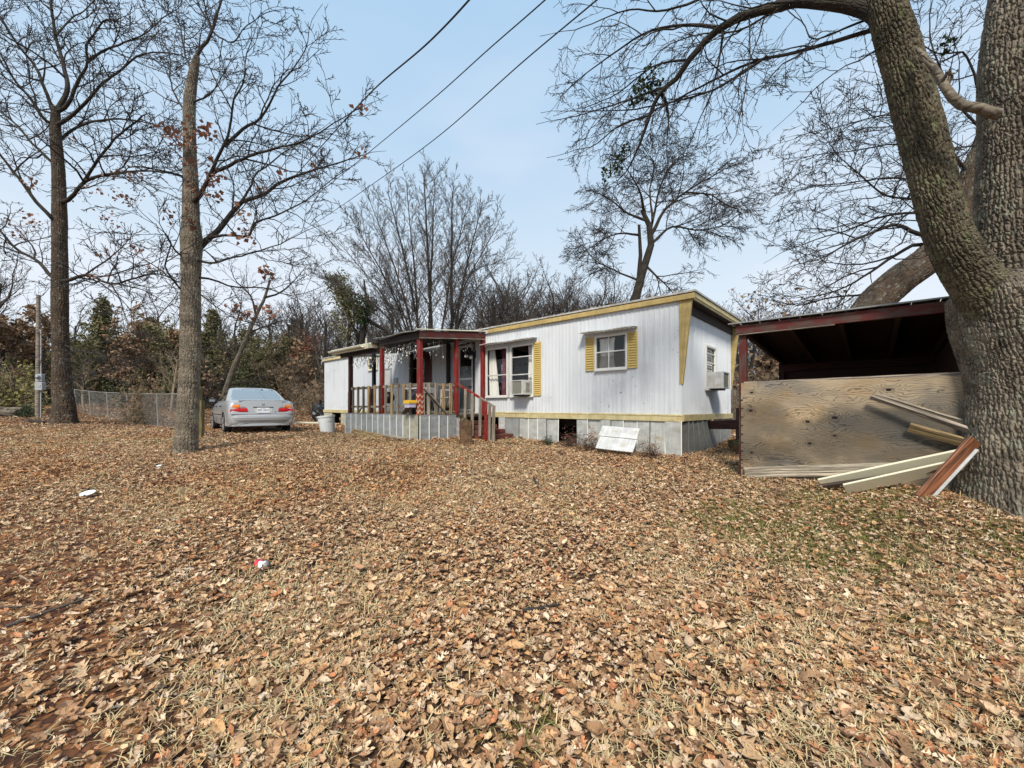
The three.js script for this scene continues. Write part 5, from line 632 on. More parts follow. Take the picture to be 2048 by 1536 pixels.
placeTree(1, 640, 27, 520, 'bare tree left of the porch roof, behind the ivy tree', 2.7); placeTree(2, 715, 28, 500, 'bare tree with dark forked trunk above the gutter of the porch roof', 0.2, mat.barkDark, mat.twig); placeTree(0, 590, 33, 560, 'low bare tree above the right side of the car', 1.4); placeTree(1, 430, 30, 520, 'bare tree right behind the broken-topped oak', 3); placeTree(0, 20, 26, 430, 'bare reddish tree at the left edge', 4.4); placeTree(2, 150, 34, 540, 'thin bare tree just right of the left oak trunk', 5.2); placeTree(1, 320, 30, 520, 'bare tree left of the broken-topped oak', 0.5); placeTree(0, 1900, 26, 560, 'bare tree seen low between the oak stems', 2.0); placeTree(2, 950, 36, 560, 'bare tree low behind the right stems of the many-stemmed tree', 4); placeTree(1, 780, 38, 560, 'bare tree low behind the left stems of the many-stemmed tree', 5); placeTree(2, 168, 23, 690, 'thin pale sapling just behind the chain link fence by the left oak', 3, mat.twigTan, mat.twigTan); placeTree(0, 340, 22.5, 640, 'pale grey sapling behind the fence left of the broken-topped oak', 2, mat.twigTan, mat.twigTan); placeTree(0, -60, 22, 380, 'bare tree reaching in from beyond the left edge', 1);
// the leaning pale tree behind the car
rseed(808);
{
  const D = 22, t = thing('leaning_tree', 'pale leaning tree with forked crown right behind the car', 'tree', onGround(440, D, -0.1)); const pts = [onGround(440, D, -0.2), P(452, 780, D), P(475, 715, D), P(498, 665, D), P(512, 630, D), P(530, 595, D), P(540, 560, D)];
  mk('trunk', mat.barkGrey, t, (g) => g.tube(smoothPath(pts, 0.4, 0.02), smoothPath(pts, 0.4, 0).map((_, k, a) => 0.17 * (1 - 0.7 * k / a.length)), 9));
  const o = { n: [2.4, 5, 4], abs: [1.8], rmin: 0.008, step: 0.4, mat: mat.barkDark }; for (const p of [[[475, 715], [470, 660], [480, 620], [485, 570]], [[498, 665], [540, 650], [570, 640], [600, 645]], [[512, 630], [500, 590], [470, 560], [460, 530]], [[530, 595], [560, 585], [590, 560], [615, 530]], [[475, 715], [440, 690], [420, 650]], [[460, 770], [500, 765], [530, 790]]]) limb(t, p, D, D + RR(-1.5, 1.5), 6, 2, o);
}
// ---- evergreens, ivy tree, leafy oaks at the left
function cedar(label, px, d, topPy, wPx, m = mat.cedar, seed = 1) {
  rseed(seed); const b = onGround(px, d), H = P(px, topPy, d).y - b.y, W = wPx / F * d / 1.5, t = thing('cedar_tree', label, 'tree', b);
  mk('trunk', mat.barkDark, t, (g) => g.tube([b, b.clone().add(V(0.05, H * 0.5, 0)), b.clone().add(V(0, H * 0.95, 0))], [0.16, 0.1, 0.03], 7));
  mk('foliage', m, t, (g) => { for (let k = 0; k < 230; k++) { const h = Math.pow(R(), 1.25), a = R() * 6.28, rr = W * (1.05 - h) * (h < 0.12 ? h * 6 : 1) * RR(0.4, 1.2) * (0.7 + 0.5 * Math.sin(a * 3 + h * 7 + seed)), c = b.clone().add(V(Math.cos(a) * rr, H * (0.06 + 0.94 * h), Math.sin(a) * rr)), s = RR(0.4, 0.8) * (1.2 - 0.6 * h); for (let j = 0; j < 28; j++) leafQuad(g, c.clone().add(V(RR(-1, 1), RR(-0.7, 0.9), RR(-1, 1)).multiplyScalar(s * 0.6)), RR(0.1, 0.22)); } });
}
cedar('tall olive cedar in the woods right of the left oak', 205, 27, 595, 100, mat.leafOlive, 1); cedar('broad dark cedar behind the chain link fence', 300, 30, 640, 130, mat.leafOlive, 2); cedar('olive cedar just right of the broken-topped oak', 425, 28, 625, 80, mat.leafOlive, 3);  cedar('olive cedar between the car and the mobile home', 588, 34, 640, 55, mat.leafOlive, 5);   
{ rseed(909); const D = 25, b = onGround(690, D), t = thing('ivy_tree', 'tree wrapped in olive ivy above the left end of the porch roof', 'tree', b);
  mk('trunk', mat.barkDark, t, (g) => { g.tube([b, P(722, 690, D), P(735, 620, D), P(728, 560, D)], [0.17, 0.15, 0.12, 0.05], 8); g.tube([b, P(700, 640, D), P(688, 580, D), P(680, 560, D)], [0.14, 0.11, 0.08, 0.04], 8); g.tube([P(735, 640, D), P(770, 660, D), P(800, 690, D)], [0.12, 0.1, 0.08], 6); });
  mk('ivy', mat.leafOlive, t, (g) => { for (const [x, y, n, s] of [[672, 565, 700, 0.75], [685, 590, 800, 0.8], [700, 610, 700, 0.8], [715, 630, 500, 0.6], [676, 640, 260, 0.7], [690, 670, 240, 0.7]]) { const c = P(x, y, D); for (let k = 0; k < n; k++) leafQuad(g, c.clone().add(V(RR(-1, 1), RR(-1, 1), RR(-1, 1)).multiplyScalar(s * Math.cbrt(R()))), RR(0.08, 0.17)); } }); mk('ivy', mat.green, t, (g) => { for (const [x, y, n, s] of [[738, 612, 500, 0.55], [728, 640, 260, 0.45], [710, 600, 200, 0.6]]) { const c = P(x, y, D - 0.3); for (let k = 0; k < n; k++) leafQuad(g, c.clone().add(V(RR(-1, 1), RR(-1, 1), RR(-1, 1)).multiplyScalar(s * Math.cbrt(R()))), RR(0.08, 0.17)); } });
}
function leafyOak(label, px, d, topPy, wPx, m, seed, n = 2600, k = 1) { const t = placeTree(k, px, d, topPy, label, seed); t.name = numbered('leafy_oak'); rseed(seed); const s = t.scale.x, g = new GB(); const W = wPx / F * d / 2 / s, pos = protos[k][1].attributes.position; for (let i = 0; i < n; i++) { const j = Math.floor(R() * pos.count), p = V(pos.getX(j), pos.getY(j), pos.getZ(j)); if (p.y > 11 || vn(p.x * 0.9 + 9, p.y * 0.9 + p.z * 0.5, seed) < 0.35) continue; leafQuad(g, jit(p, 0.12), RR(0.12, 0.24) / s); } const q = g.build('dead_leaves', m, t); q.userData.kind = 'stuff'; }
leafyOak('young oak holding rust brown leaves at the left edge', 20, 22, 560, 120, mat.leafBrown, 11, 3000); leafyOak('young oak holding brown leaves between pole and left oak', 90, 24, 585, 100, mat.leafBrown, 12, 3500); leafyOak('young oak holding rusty leaves over the chain link fence', 250, 25, 600, 120, mat.leafBrown, 13, 2600); leafyOak('young oak holding brown leaves behind the fence vine', 330, 27, 610, 110, mat.leafBrown, 14, 2600); leafyOak('young oak with dry leaves behind the carport', 1540, 17, 590, 130, mat.leafBrown, 15, 3200, 2); leafyOak('young oak with dry tan leaves right of the car', 570, 31, 620, 90, mat.leafBrown, 16, 2400, 2);
// ---- undergrowth
function bushGeo(seed, nStem, nLeaf, leafS, tall = 1) {
  rseed(seed); const st = new GB(), lf = new GB();
  for (let k = 0; k < nStem; k++) { const a = R() * 6.28, q = wander(V(RR(-0.35, 0.35), 0, RR(-0.35, 0.35)), V(Math.cos(a) * 0.7, RR(0.6, 1.4) * tall, Math.sin(a) * 0.7), RR(0.8, 1.7), 5, 0.25, 0.0), r = q.map((_, i) => 0.012 * (1 - 0.7 * i / 5)); st.tube(q, r, 3); sprout(st, q, r, 1.2, 0, { n: [5, 3], ang: [0.9, 0.9], up: [0.05, 0], abs: [0.6], ratio: [0, 0.5], rmin: 0.004, crook: 0.35, trop: -0.02, thick: [0.01, 0.01] }); }
  for (let k = 0; k < nLeaf; k++) { const a = R() * 6.28, h = R(), rr = Math.sqrt(R()) * (1.15 - 0.55 * h) * (0.75 + 0.3 * Math.sin(a * 3 + seed)); leafQuad(lf, V(Math.cos(a) * rr, 0.05 + h * 1.35 * tall * (0.8 + 0.3 * Math.sin(a * 2 + seed * 2)), Math.sin(a) * rr), leafS * RR(0.6, 1.3)); }
  return [st.geometry(), lf.geometry()];
}
const bushes = [bushGeo(31, 26, 700, 0.1), bushGeo(32, 34, 300, 0.1, 1.2), bushGeo(33, 22, 1100, 0.09)];
function bush(label, px, d, s, k, m1, m2, sy = 1, name = 'bush', cat = 'bush') { const b = onGround(px, d, -0.04), t = new THREE.Group(); t.name = numbered(name); t.position.copy(b); t.scale.set(s, s * sy, s); t.rotation.y = px; scene.add(t); tag(t, label, cat); for (const [n, g, m] of [['stems', bushes[k][0], m1], ['foliage', bushes[k][1], m2]]) { const q = new THREE.Mesh(g, m); q.name = n; q.castShadow = q.receiveShadow = true; t.add(q); } return t; }
bush('large yellow green bush left of the meter pole', 25, 19.5, 1.7, 2, mat.twigTan, mat.yellowGreen); bush('yellow green bush touching the left edge', -30, 19, 1.6, 2, mat.twigTan, mat.leafOlive); bush('small dark evergreen bush at the foot of the meter pole', 52, 17, 0.5, 2, mat.twig, mat.green, 0.8); bush('tangled dry vine bush heaped over the chain link fence', 289, 15.9, 1.0, 2, mat.twigTan, mat.leafBrown, 1.35); bush('low dry vine bush at the fence foot by the tall post', 272, 15.5, 0.6, 1, mat.twigTan, mat.leafOlive); bush('small green leafy plant in front of the skirting by the dark opening', 1096, 9.05, 0.19, 2, mat.twig, mat.green, 1.0, 'plant', 'plant'); bush('dry weed stalks in front of the leaning white panel', 1180, 8.35, 0.36, 1, mat.twig, mat.leafRust, 0.9, 'weed', 'weed'); bush('dry weed stalks right of the leaning white panel', 1300, 7.6, 0.3, 1, mat.twig, mat.leafRust, 0.9, 'weed', 'weed'); bush('brambles at the dark opening of the skirting', 1140, 8.75, 0.32, 1, mat.twig, mat.leafRust, 0.9, 'weed', 'weed'); bush('thin weeds at the bottom board of the plywood', 1560, 5.0, 0.13, 1, mat.twigTan, mat.leafRust, 0.9, 'weed', 'weed');
bush('brown thicket behind the left post of the carport', 1520, 13, 1.6, 1, mat.twigTan, mat.leafBrown); bush('large tan thicket between the car and the mobile home', 590, 27, 2.6, 1, mat.twigTan, mat.leafBrown); bush('tan thicket behind the roof of the car', 520, 28, 2.2, 1, mat.twigTan, mat.leafOlive); bush('grey thicket behind the trunk of the broken-topped oak', 410, 25, 2.2, 1, mat.twigGrey, mat.leafBrown); bush('thicket at the far left corner of the mobile home', 628, 22.5, 1.5, 1, mat.twigTan, mat.leafBrown);
function stuffCopies(name, label, cat, geos, list) { const t = new THREE.Group(); t.name = name; scene.add(t); tag(t, label, cat, null, 'stuff'); for (const [n, g, m] of geos) { const q = new THREE.InstancedMesh(g, m, list.length); q.name = n; q.userData.kind = 'stuff'; q.castShadow = q.receiveShadow = true; list.forEach((x, i) => q.setMatrixAt(i, x)); t.add(q); } return t; }
const place = (px, d, s, sy, dy = -0.05) => { const b = onGround(px, d, dy); return new THREE.Matrix4().compose(b, new THREE.Quaternion().setFromAxisAngle(V(0, 1, 0), R() * 6.28), V(s, s * sy, s)); };
{ rseed(1001); const l1 = [], l2 = [], l3 = []; for (let k = 0; k < 190; k++) { const px = RR(-420, 660), d = RR(24.5, 40) + (px > 330 ? 4 : 0); (k % 3 ? l1 : l2).push(place(px, d, RR(1.2, 2.3), RR(0.9, 1.4))); } for (let k = 0; k < 110; k++) { const px = RR(660, 2500), d = RR(26, 46); if (k % 2) l1.push(place(px, d, RR(1.4, 2.4), RR(0.8, 1.2))); else l2.push(place(px, d, RR(1.2, 2.2), RR(0.8, 1.2))); } for (let k = 0; k < 60; k++) l3.push(place(RR(-400, 560), RR(23, 34), RR(1, 1.8), RR(0.9, 1.5)));
  stuffCopies('undergrowth', 'dense brown and olive undergrowth along the edge of the woods', 'undergrowth', [['brown_brush', bushes[1][0], mat.twigTan], ['brown_leaves', bushes[1][1], mat.leafBrown]], l1); stuffCopies('olive_undergrowth', 'patches of olive leafy undergrowth among the brown brush', 'undergrowth', [['brush', bushes[0][0], mat.twigTan], ['olive_leaves', bushes[0][1], mat.leafOlive]], l2); stuffCopies('evergreen_undergrowth', 'dark evergreen shrubs massed low in the left woods', 'undergrowth', [['dark_brush', bushes[2][0], mat.twig], ['dark_leaves', bushes[2][1], mat.cedar]], l3);
  const leafed = protos.map(([, cg], i) => { rseed(1100 + i); const g = new GB(), pos = cg.attributes.position; for (let k = 0; k < 3400; k++) { const j = Math.floor(R() * pos.count), p = V(pos.getX(j), pos.getY(j), pos.getZ(j)); if (vn(p.x * 0.8 + 9, p.y * 0.8 + p.z * 0.6, i) < 0.3) continue; leafQuad(g, jit(p, 0.2), RR(0.14, 0.3)); } return g.geometry(); });
  [['brown', mat.leafBrown, 0, 38], ['olive', mat.leafOlive, 1, 74], ['russet', mat.leafRust, 2, 8]].forEach(([n, m, i, c]) => { const l = []; for (let k = 0; k < c; k++) l.push(place(RR(-450, 650), RR(25.5, 40), RR(0.42, 0.72), RR(0.85, 1.1), -0.4)); stuffCopies(n + '_wood_edge', 'thicket of small ' + n + ' leaved trees massed along the wood edge', 'woods', [['trunks', protos[i][0], mat.barkDark], ['crowns', protos[i][1], mat.twigTan], ['leaves', leafed[i], m]], l); });
  const w = [[], []]; for (let k = 0; k < 34; k++) w[k % 2].push(place(RR(960, 1215), RR(29, 38), RR(1.0, 1.3), RR(0.85, 1.1), -0.2)); for (let k = 0; k < 56; k++) w[k % 2].push(place(RR(560, 1260), RR(30, 46), RR(0.8, 1.25), RR(0.85, 1.1), -0.2)); for (let k = 0; k < 84; k++) w[k % 2].push(place(RR(1380, 2200), RR(24, 40), RR(0.6, 1.05), RR(0.85, 1.05), -0.2)); for (let k = 0; k < 90; k++) w[k % 2].push(place(RR(-500, 680), RR(26, 40), RR(0.4, 0.7), RR(0.8, 1.1), -0.2)); for (let k = 0; k < 60; k++) w[k % 2].push(place(RR(660, 2600), RR(30, 40), RR(0.4, 0.7), RR(0.8, 1.05), -0.2)); for (let k = 0; k < 200; k++) { const px = RR(-900, 2900), d = RR(38, 80); w[k % 2].push(place(px, d, RR(0.6, 1.0), RR(0.8, 1.05), -0.3)); }
  stuffCopies('far_woods', 'far bare woods closing the view all round', 'woods', [['trunks', protos[0][0], mat.barkDark], ['crowns', protos[0][1], mat.twigGrey]], w[0]); stuffCopies('far_woods_behind', 'second mass of bare woods mixed into the far woods', 'woods', [['trunks', protos[2][0], mat.barkDark], ['crowns', protos[2][1], mat.twigGrey]], w[1]); }
// ---------------------------------------------------------------- fences, meter pole, cables
function chainLink(label, posts, dia = 0.022) {               // posts: [px, topPy, basePy, depth]
  const tops = posts.map(([x, t, , d]) => P(x - 4, t, d)), bots = posts.map(([x, , b, d]) => P(x, b, d)), t = thing('chain_link_fence', label, 'fence', bots[0].clone());
  posts.forEach((_, k) => mk('post', mat.wire, t, (g) => g.tube([bots[k].clone().add(V(0, -0.1, 0)), tops[k].clone().add(V(0, 0.03, 0))], [dia, dia], 8, true)));
  mk('top_rail', mat.wire, t, (g) => g.tube(tops, tops.map(() => 0.018), 7, true));
  mk('wire_mesh', mat.wire, t, (g) => { for (let k = 0; k < posts.length - 1; k++) { const A = bots[k], B = bots[k + 1], C = tops[k + 1], D = tops[k], w = A.distanceTo(B), h = A.distanceTo(D), at = (u, v) => A.clone().lerp(B, u).lerp(D.clone().lerp(C, u), v), s = 0.075; for (const dir of [1, -1]) for (let o = -h; o < w; o += s) { let x0 = o, y0 = 0, x1 = o + h, y1 = h; if (x0 < 0) { y0 = -x0; x0 = 0; } if (x1 > w) { y1 = h - (x1 - w); x1 = w; } if (y1 <= y0) continue; const a = dir > 0 ? at(x0 / w, y0 / h) : at(1 - x0 / w, y0 / h), b = dir > 0 ? at(x1 / w, y1 / h) : at(1 - x1 / w, y1 / h); g.tube([a, b], [0.0022, 0.0022], 3); } } }).userData.kind = 'stuff';
}
chainLink('chain link fence with leaning posts running from the left oak to the broken-topped oak', [[153, 779, 825, 21], [182, 782.6, 831, 20.2], [217, 785, 837, 18.6], [257, 787, 845, 16.7], [317, 788.5, 855, 14.7], [360, 788, 866, 13.3]]);
chainLink('low chain link fence behind the car at the edge of the woods', [[365, 781, 806, 29], [410, 780.5, 806, 29], [500, 781, 806, 29], [588, 782, 806, 29], [620, 783, 807, 29], [662, 784, 808, 28.5]], 0.035);
{ const b = onGround(401, 10.6, -0.05), t = thing('gate_post', 'mossy wooden gate post between the broken-topped oak and the car', 'post', b); mk('post', mat.mossy, t, (g) => g.beam(P(401.5, 878, 10.6), P(401.5, 801, 10.6), 0.13, 0.12, V(0, 0, 1), 0.015)); const b2 = thing('gate_post', 'taller mossy post just behind the first gate post', 'post', onGround(399, 11.2)); mk('post', mat.mossy, b2, (g) => g.beam(P(399, 870, 11.2), P(399, 776, 11.2), 0.11, 0.11, V(0, 0, 1), 0.015)); }
{ const D = 17, b = onGround(76, D, -0.05), t = thing('meter_pole', 'wooden pole with grey electric meter boxes and conduit at left', 'pole', b);
  mk('pole', mat.grey, t, (g) => g.tube([P(75.5, 838, D), P(76.5, 700, D), P(76.8, 590, D)], [0.085, 0.075, 0.065], 12, true)); mk('conduit', mat.conduit, t, (g) => g.tube([P(81.5, 836, D - 0.12), P(82, 750, D - 0.12), P(82, 664, D - 0.12), P(81, 661, D - 0.1), P(79, 660, D - 0.05)], [0.02, 0.02, 0.02, 0.02, 0.02], 8)); mk('cross_arm', mat.brown, t, (g) => g.beam(P(74, 667, D - 0.1), P(90, 665, D - 0.1), 0.05, 0.05));
  mk('meter_box', mat.conduit, t, (g) => { const p = P(80, 755, D - 0.16); g.box(p.x, p.y, p.z, 0.26, 0.3, 0.12, 0.015); g.tube([p.clone().add(V(0.02, 0.02, 0.05)), p.clone().add(V(0.02, 0.02, 0.14))], [0.085, 0.08], 14, true); }); mk('breaker_box', mat.conduit, t, (g) => { const p = P(80.5, 772, D - 0.17); g.box(p.x, p.y, p.z, 0.3, 0.34, 0.14, 0.015); g.box(p.x + 0.03, p.y, p.z + 0.075, 0.12, 0.08, 0.02); }); }
{ const mkc = (label, pts, r) => { const q = new THREE.CatmullRomCurve3(pts.map((p) => P(...p))).getPoints(60), g = new GB(); g.tube(q, q.map(() => r), 6); tag(g.build('power_line', mat.cable), label, 'power line'); };
  mkc('thick leftmost overhead cable curving down towards the broken-topped oak', [[985, -60, 6.2], [938, 0, 7], [860, 82, 8.2], [755, 172, 10.5], [690, 240, 13], [610, 330, 18], [520, 430, 27]], 0.016); mkc('middle overhead cable running down to the left woods', [[1160, -65, 6], [1090, 0, 6.6], [980, 96, 8.2], [880, 186, 10], [740, 303, 14], [660, 368, 18], [560, 442, 27]], 0.011); mkc('rightmost overhead cable passing behind the oak limb tips', [[1260, -55, 6.4], [1160, 28, 7.4], [1050, 120, 9], [880, 270, 13], [740, 372, 18], [640, 440, 24], [560, 488, 30]], 0.013); }
// ---------------------------------------------------------------- the parked car; x right, y up, -z forward from the rear bumper
{
  const rear = V(-7.13, 0, -11.57), gy = GY(-7.6, 13), car = thing('parked_car', 'silver four door sedan with red and amber tail lamps parked on leaves beside the fence', 'car', V(rear.x, gy, rear.z), 42 * Math.PI / 180);
  const paint = M('silver paint', [0.44, 0.45, 0.46], 0.32, { metalness: 0.25, clearcoat: 0.6, clearcoatRoughness: 0.12 }), glassM = M('tinted car glass', [0.05, 0.06, 0.065], 0.06, { clearcoat: 1, ior: 1.6 }), backGlass = M('dusty rear glass', [0.2, 0.24, 0.26], 0.03, { clearcoat: 1, clearcoatRoughness: 0.02, ior: 1.8 }), trim = mat.black, tyreM = M('tyre', [0.02, 0.02, 0.02], 0.9), rimM = M('grey wheel', [0.35, 0.35, 0.36], 0.4, { metalness: 0.5 });
  const S = [[-0.02, 0.66, 0.34, 0.52], [0.0, 0.74, 0.25, 0.60], [0.06, 0.80, 0.22, 0.90], [0.14, 0.825, 0.21, 0.955], [0.4, 0.845, 0.2, 0.975], [0.8, 0.85, 0.2, 0.985], [1.4, 0.855, 0.2, 0.955], [2.2, 0.855, 0.2, 0.935], [3.0, 0.85, 0.2, 0.93], [3.3, 0.845, 0.2, 0.925], [3.8, 0.83, 0.2, 0.84], [4.2, 0.79, 0.21, 0.74], [4.4, 0.7, 0.24, 0.66], [4.47, 0.6, 0.32, 0.56]];
  const sec = (w, yb, yt) => { const h = yt - yb, q = [[0, yb], [w * 0.82, yb], [w * 0.95, yb + 0.05 * h + 0.02], [w * 0.985, yb + 0.22 * h], [w, yb + 0.46 * h], [w * 0.992, yb + 0.62 * h], [w * 0.975, yb + 0.8 * h], [w * 0.94, yb + 0.92 * h], [w * 0.86, yb + 0.985 * h], [w * 0.5, yt + 0.01], [0, yt + 0.018]]; return [...q, ...q.slice(1, -1).reverse().map(([x, y]) => [-x, y])]; };
  const loft = (rows) => { const g = new GB(), n = rows[0].length; rows.forEach((r) => r.forEach((v) => g.vert(v, v.x, v.z))); for (let k = 0; k < rows.length - 1; k++) for (let j = 0; j < n; j++) { const a = k * n + j, b = k * n + (j + 1) % n; g.i.push(a, b, a + n, b, b + n, a + n); } for (const k of [0, rows.length - 1]) { const c = g.vert(rows[k].reduce((s, v) => s.add(v), V(0, 0, 0)).divideScalar(n), 0, 0); for (let j = 0; j < n; j++) k ? g.i.push(c, k * n + j, k * n + (j + 1) % n) : g.i.push(c, (j + 1) % n, j); } return g.geometry(); };
  const fine = []; for (let k = 0; k < S.length - 1; k++) for (let j = 0; j < 3; j++) fine.push(S[k].map((v, i) => mix(v, S[k + 1][i], j / 3))); fine.push(S.at(-1));
  let geo = loft(fine.map(([s, w, a, b]) => sec(w, a, b).map(([x, y]) => V(x, y, -s))));
  const ev = new Evaluator(); ev.useGroups = false; let body = new Brush(geo); body.updateMatrixWorld();
  for (const z of [-0.88, -3.5]) for (const sd of [-1, 1]) { const c = new Brush(new THREE.CylinderGeometry(0.335, 0.335, 0.5, 40)); c.rotation.z = Math.PI / 2; c.position.set(sd * 0.83, 0.3, z); c.updateMatrixWorld(); body = ev.evaluate(body, c, SUBTRACTION); }
  const bodyG = toCreasedNormals(body.geometry, 0.75); mk('body', paint, car, (g) => g.add(bodyG));
  mk('underbody', trim, car, (g) => { g.box(0, 0.3, -2.2, 1.3, 0.2, 3.9, 0.03); for (const z of [-0.88, -3.5]) for (const sd of [-1, 1]) g.box(sd * 0.58, 0.38, z, 0.06, 0.5, 0.62, 0.02); });
  // cabin: outline per level, rear z, front z, half widths
  const lev = [[0.93, -0.7, -3.35, 0.775, 0.74], [1.02, -0.86, -3.12, 0.745, 0.7], [1.15, -1.12, -2.82, 0.695, 0.65], [1.28, -1.4, -2.48, 0.635, 0.59], [1.345, -1.62, -2.24, 0.58, 0.54], [1.375, -1.82, -2.05, 0.42, 0.4], [1.385, -1.9, -2.0, 0.2, 0.2]];
  const ring = ([y, zr, zf, wr, wf]) => { const o = [], n = 6; for (const [sx, z, w, dz] of [[-1, zr, wr, -1], [-1, zf, wf, 1], [1, zf, wf, 1], [1, zr, wr, -1]]) for (let k = 0; k < n; k++) { const first = (sx < 0) === (dz < 0), a = (first ? 0 : 1) ? 0 : 0; const r = Math.min(0.09, w * 0.4), t = k / (n - 1) * Math.PI / 2, cx = sx * (w - r), cz = z + dz * r, px = sx * r, pz = -dz * r; o.push(first ? V(cx + px * Math.sin(t), y, cz + pz * Math.cos(t)) : V(cx + px * Math.cos(t), y, cz + pz * Math.sin(t))); } return o; };
  mk('cabin', paint, car, (g) => g.add(toCreasedNormals(loft(lev.map(ring)), 0.6)));
  const lv = (y) => { let k = 0; while (k < lev.length - 2 && lev[k + 1][0] < y) k++; const t = (y - lev[k][0]) / (lev[k + 1][0] - lev[k][0]); return lev[k].map((v, i) => mix(v, lev[k + 1][i], t)); };
  const rows = (y0, y1, n, f) => { const o = []; for (let k = 0; k <= n; k++) { const y = mix(y0, y1, k / n); o.push(f(lv(y), y)); } return o; };
  const strip = (name, m, rws, parent = car) => mk(name, m, parent, (g) => { for (let k = 0; k < rws.length - 1; k++) for (let j = 0; j < rws[k].length - 1; j++) g.quad(rws[k][j], rws[k][j + 1], rws[k + 1][j + 1], rws[k + 1][j]); });
  const rw = strip('rear_window', backGlass, rows(0.955, 1.325, 8, (l) => [-1, -0.5, 0, 0.5, 1].map((t) => V(t * (l[3] - 0.085), l[0] + 0.004, l[1] + 0.012 - 0.02 * t * t))));
  strip('seal', trim, rows(0.945, 1.338, 8, (l) => [-1, -0.5, 0, 0.5, 1].map((t) => V(t * (l[3] - 0.065), l[0], l[1] + 0.006 - 0.02 * t * t))), rw);
  strip('windscreen', glassM, rows(0.96, 1.32, 8, (l) => [-1, 0, 1].map((t) => V(t * (l[4] - 0.07), l[0] + 0.004, l[2] - 0.008))));
  for (const s of [-1, 1]) for (const [a, b, ta, tb] of [[0.14, 0.45, 0.16, 0.46], [0.48, 0.9, 0.49, 0.86]]) strip('side_window', glassM, rows(0.955, 1.315, 6, (l, y) => { const k = (y - 0.955) / 0.36, u0 = mix(a, ta, k), u1 = mix(b, tb, k); return [u0, (u0 + u1) / 2, u1].map((u) => V(s * (mix(l[3], l[4], u) + 0.006), l[0], mix(l[1], l[2], u))); }));
  for (const s of [-1, 1]) { const w = mk('wing_mirror', trim, car, (g) => { g.box(s * 0.9, 0.985, -2.95, 0.22, 0.13, 0.1, 0.03); }); mk('mirror_glass', M('mirror', [0.3, 0.32, 0.34], 0.1, { metalness: 0.9 }), w, (g) => g.box(s * 0.91, 0.98, -2.897, 0.15, 0.07, 0.01)); }
  // rear details
  mk('rear_bumper', paint, car, (g) => { const n = 16, pr = [[0.225, 0.02], [0.24, 0.055], [0.3, 0.05], [0.34, 0.052], [0.4, 0.085], [0.47, 0.095], [0.525, 0.085], [0.55, 0.045], [0.552, -0.02]]; const at = (k, j) => { const t = k / n * 2 - 1, c = Math.pow(Math.abs(t), 4); return V(t * 0.845, pr[j][0], pr[j][1] - 0.16 * c - (Math.abs(t) === 1 ? 0.4 : 0)); }; for (let k = 0; k < n; k++) for (let j = 0; j < pr.length - 1; j++) g.quad(at(k, j), at(k + 1, j), at(k + 1, j + 1), at(k, j + 1)); });
  mk('bumper_gap', trim, car, (g) => { g.beam(V(-0.78, 0.565, 0.005), V(0.78, 0.565, 0.005), 0.02, 0.012); g.beam(V(-0.74, 0.327, 0.05), V(0.74, 0.327, 0.05), 0.012, 0.006); });
  const face = (x, y) => -0.006 - 0.05 * Math.pow(Math.abs(x) / 0.8, 4) * 1.2 - Math.max(0, y - 0.6) * 0.16 + 0.012;
  mk('boot_lid', paint, car, (g) => { const n = 10; for (let k = 0; k < n; k++) for (let j = 0; j < 5; j++) { const X = (i) => mix(-0.5, 0.5, i / n), Y = (i) => mix(0.575, 0.955, i / 5), f = (i, l) => V(X(i), Y(l), face(X(i), Y(l)) + 0.004); g.quad(f(k, j), f(k + 1, j), f(k + 1, j + 1), f(k, j + 1)); } g.beam(V(-0.6, 0.962, -0.075), V(0.6, 0.962, -0.075), 0.06, 0.02, V(0, 1, 0), 0.006); });
  mk('boot_seam', trim, car, (g) => { for (const s of [-1, 1]) g.beam(V(s * 0.505, 0.58, face(0.5, 0.6) + 0.002), V(s * 0.505, 0.67, face(0.5, 0.67) + 0.002), 0.008, 0.006, V(0, 0, 1)); });
  const lampQ = (name, m, s, q, parent, o = 0.012) => mk(name, m, parent, (g) => { const n = 8, p = q.map(([x, y]) => [s * x, y]); for (let k = 0; k < n; k++) for (let j = 0; j < 3; j++) { const at = (i, l) => { const u = i / n, v = l / 3, x = mix(mix(p[0][0], p[1][0], u), mix(p[3][0], p[2][0], u), v), y = mix(mix(p[0][1], p[1][1], u), mix(p[3][1], p[2][1], u), v); return V(x, y, face(x, y) + o + 0.012 * Math.sin(Math.PI * v)); }; g.quad(at(k, j), at(k + 1, j), at(k + 1, j + 1), at(k, j + 1)); } });
  const redL = M('red lens', [0.5, 0.004, 0.006], 0.35), amber = M('amber lens', [0.8, 0.2, 0.02], 0.35), smoke = M('clear lens', [0.4, 0.3, 0.29], 0.3);
  for (const s of [-1, 1]) { const l = lampQ('tail_lamp', redL, s, [[0.37, 0.635], [0.785, 0.635], [0.775, 0.735], [0.395, 0.735]], car); lampQ('turn_lens', amber, s, [[0.575, 0.737], [0.772, 0.737], [0.725, 0.83], [0.585, 0.835]], l); lampQ('reverse_lens', smoke, s, [[0.405, 0.737], [0.565, 0.737], [0.575, 0.832], [0.475, 0.82]], l); mk('lamp_seam', trim, l, (g) => { g.beam(V(s * 0.57, 0.635, face(0.57, 0.64) + 0.02), V(s * 0.578, 0.835, face(0.57, 0.83) + 0.016), 0.008, 0.012, V(0, 0, 1)); g.beam(V(s * 0.39, 0.736, face(0.39, 0.74) + 0.013), V(s * 0.775, 0.736, face(0.78, 0.74) + 0.013), 0.008, 0.008); }); }
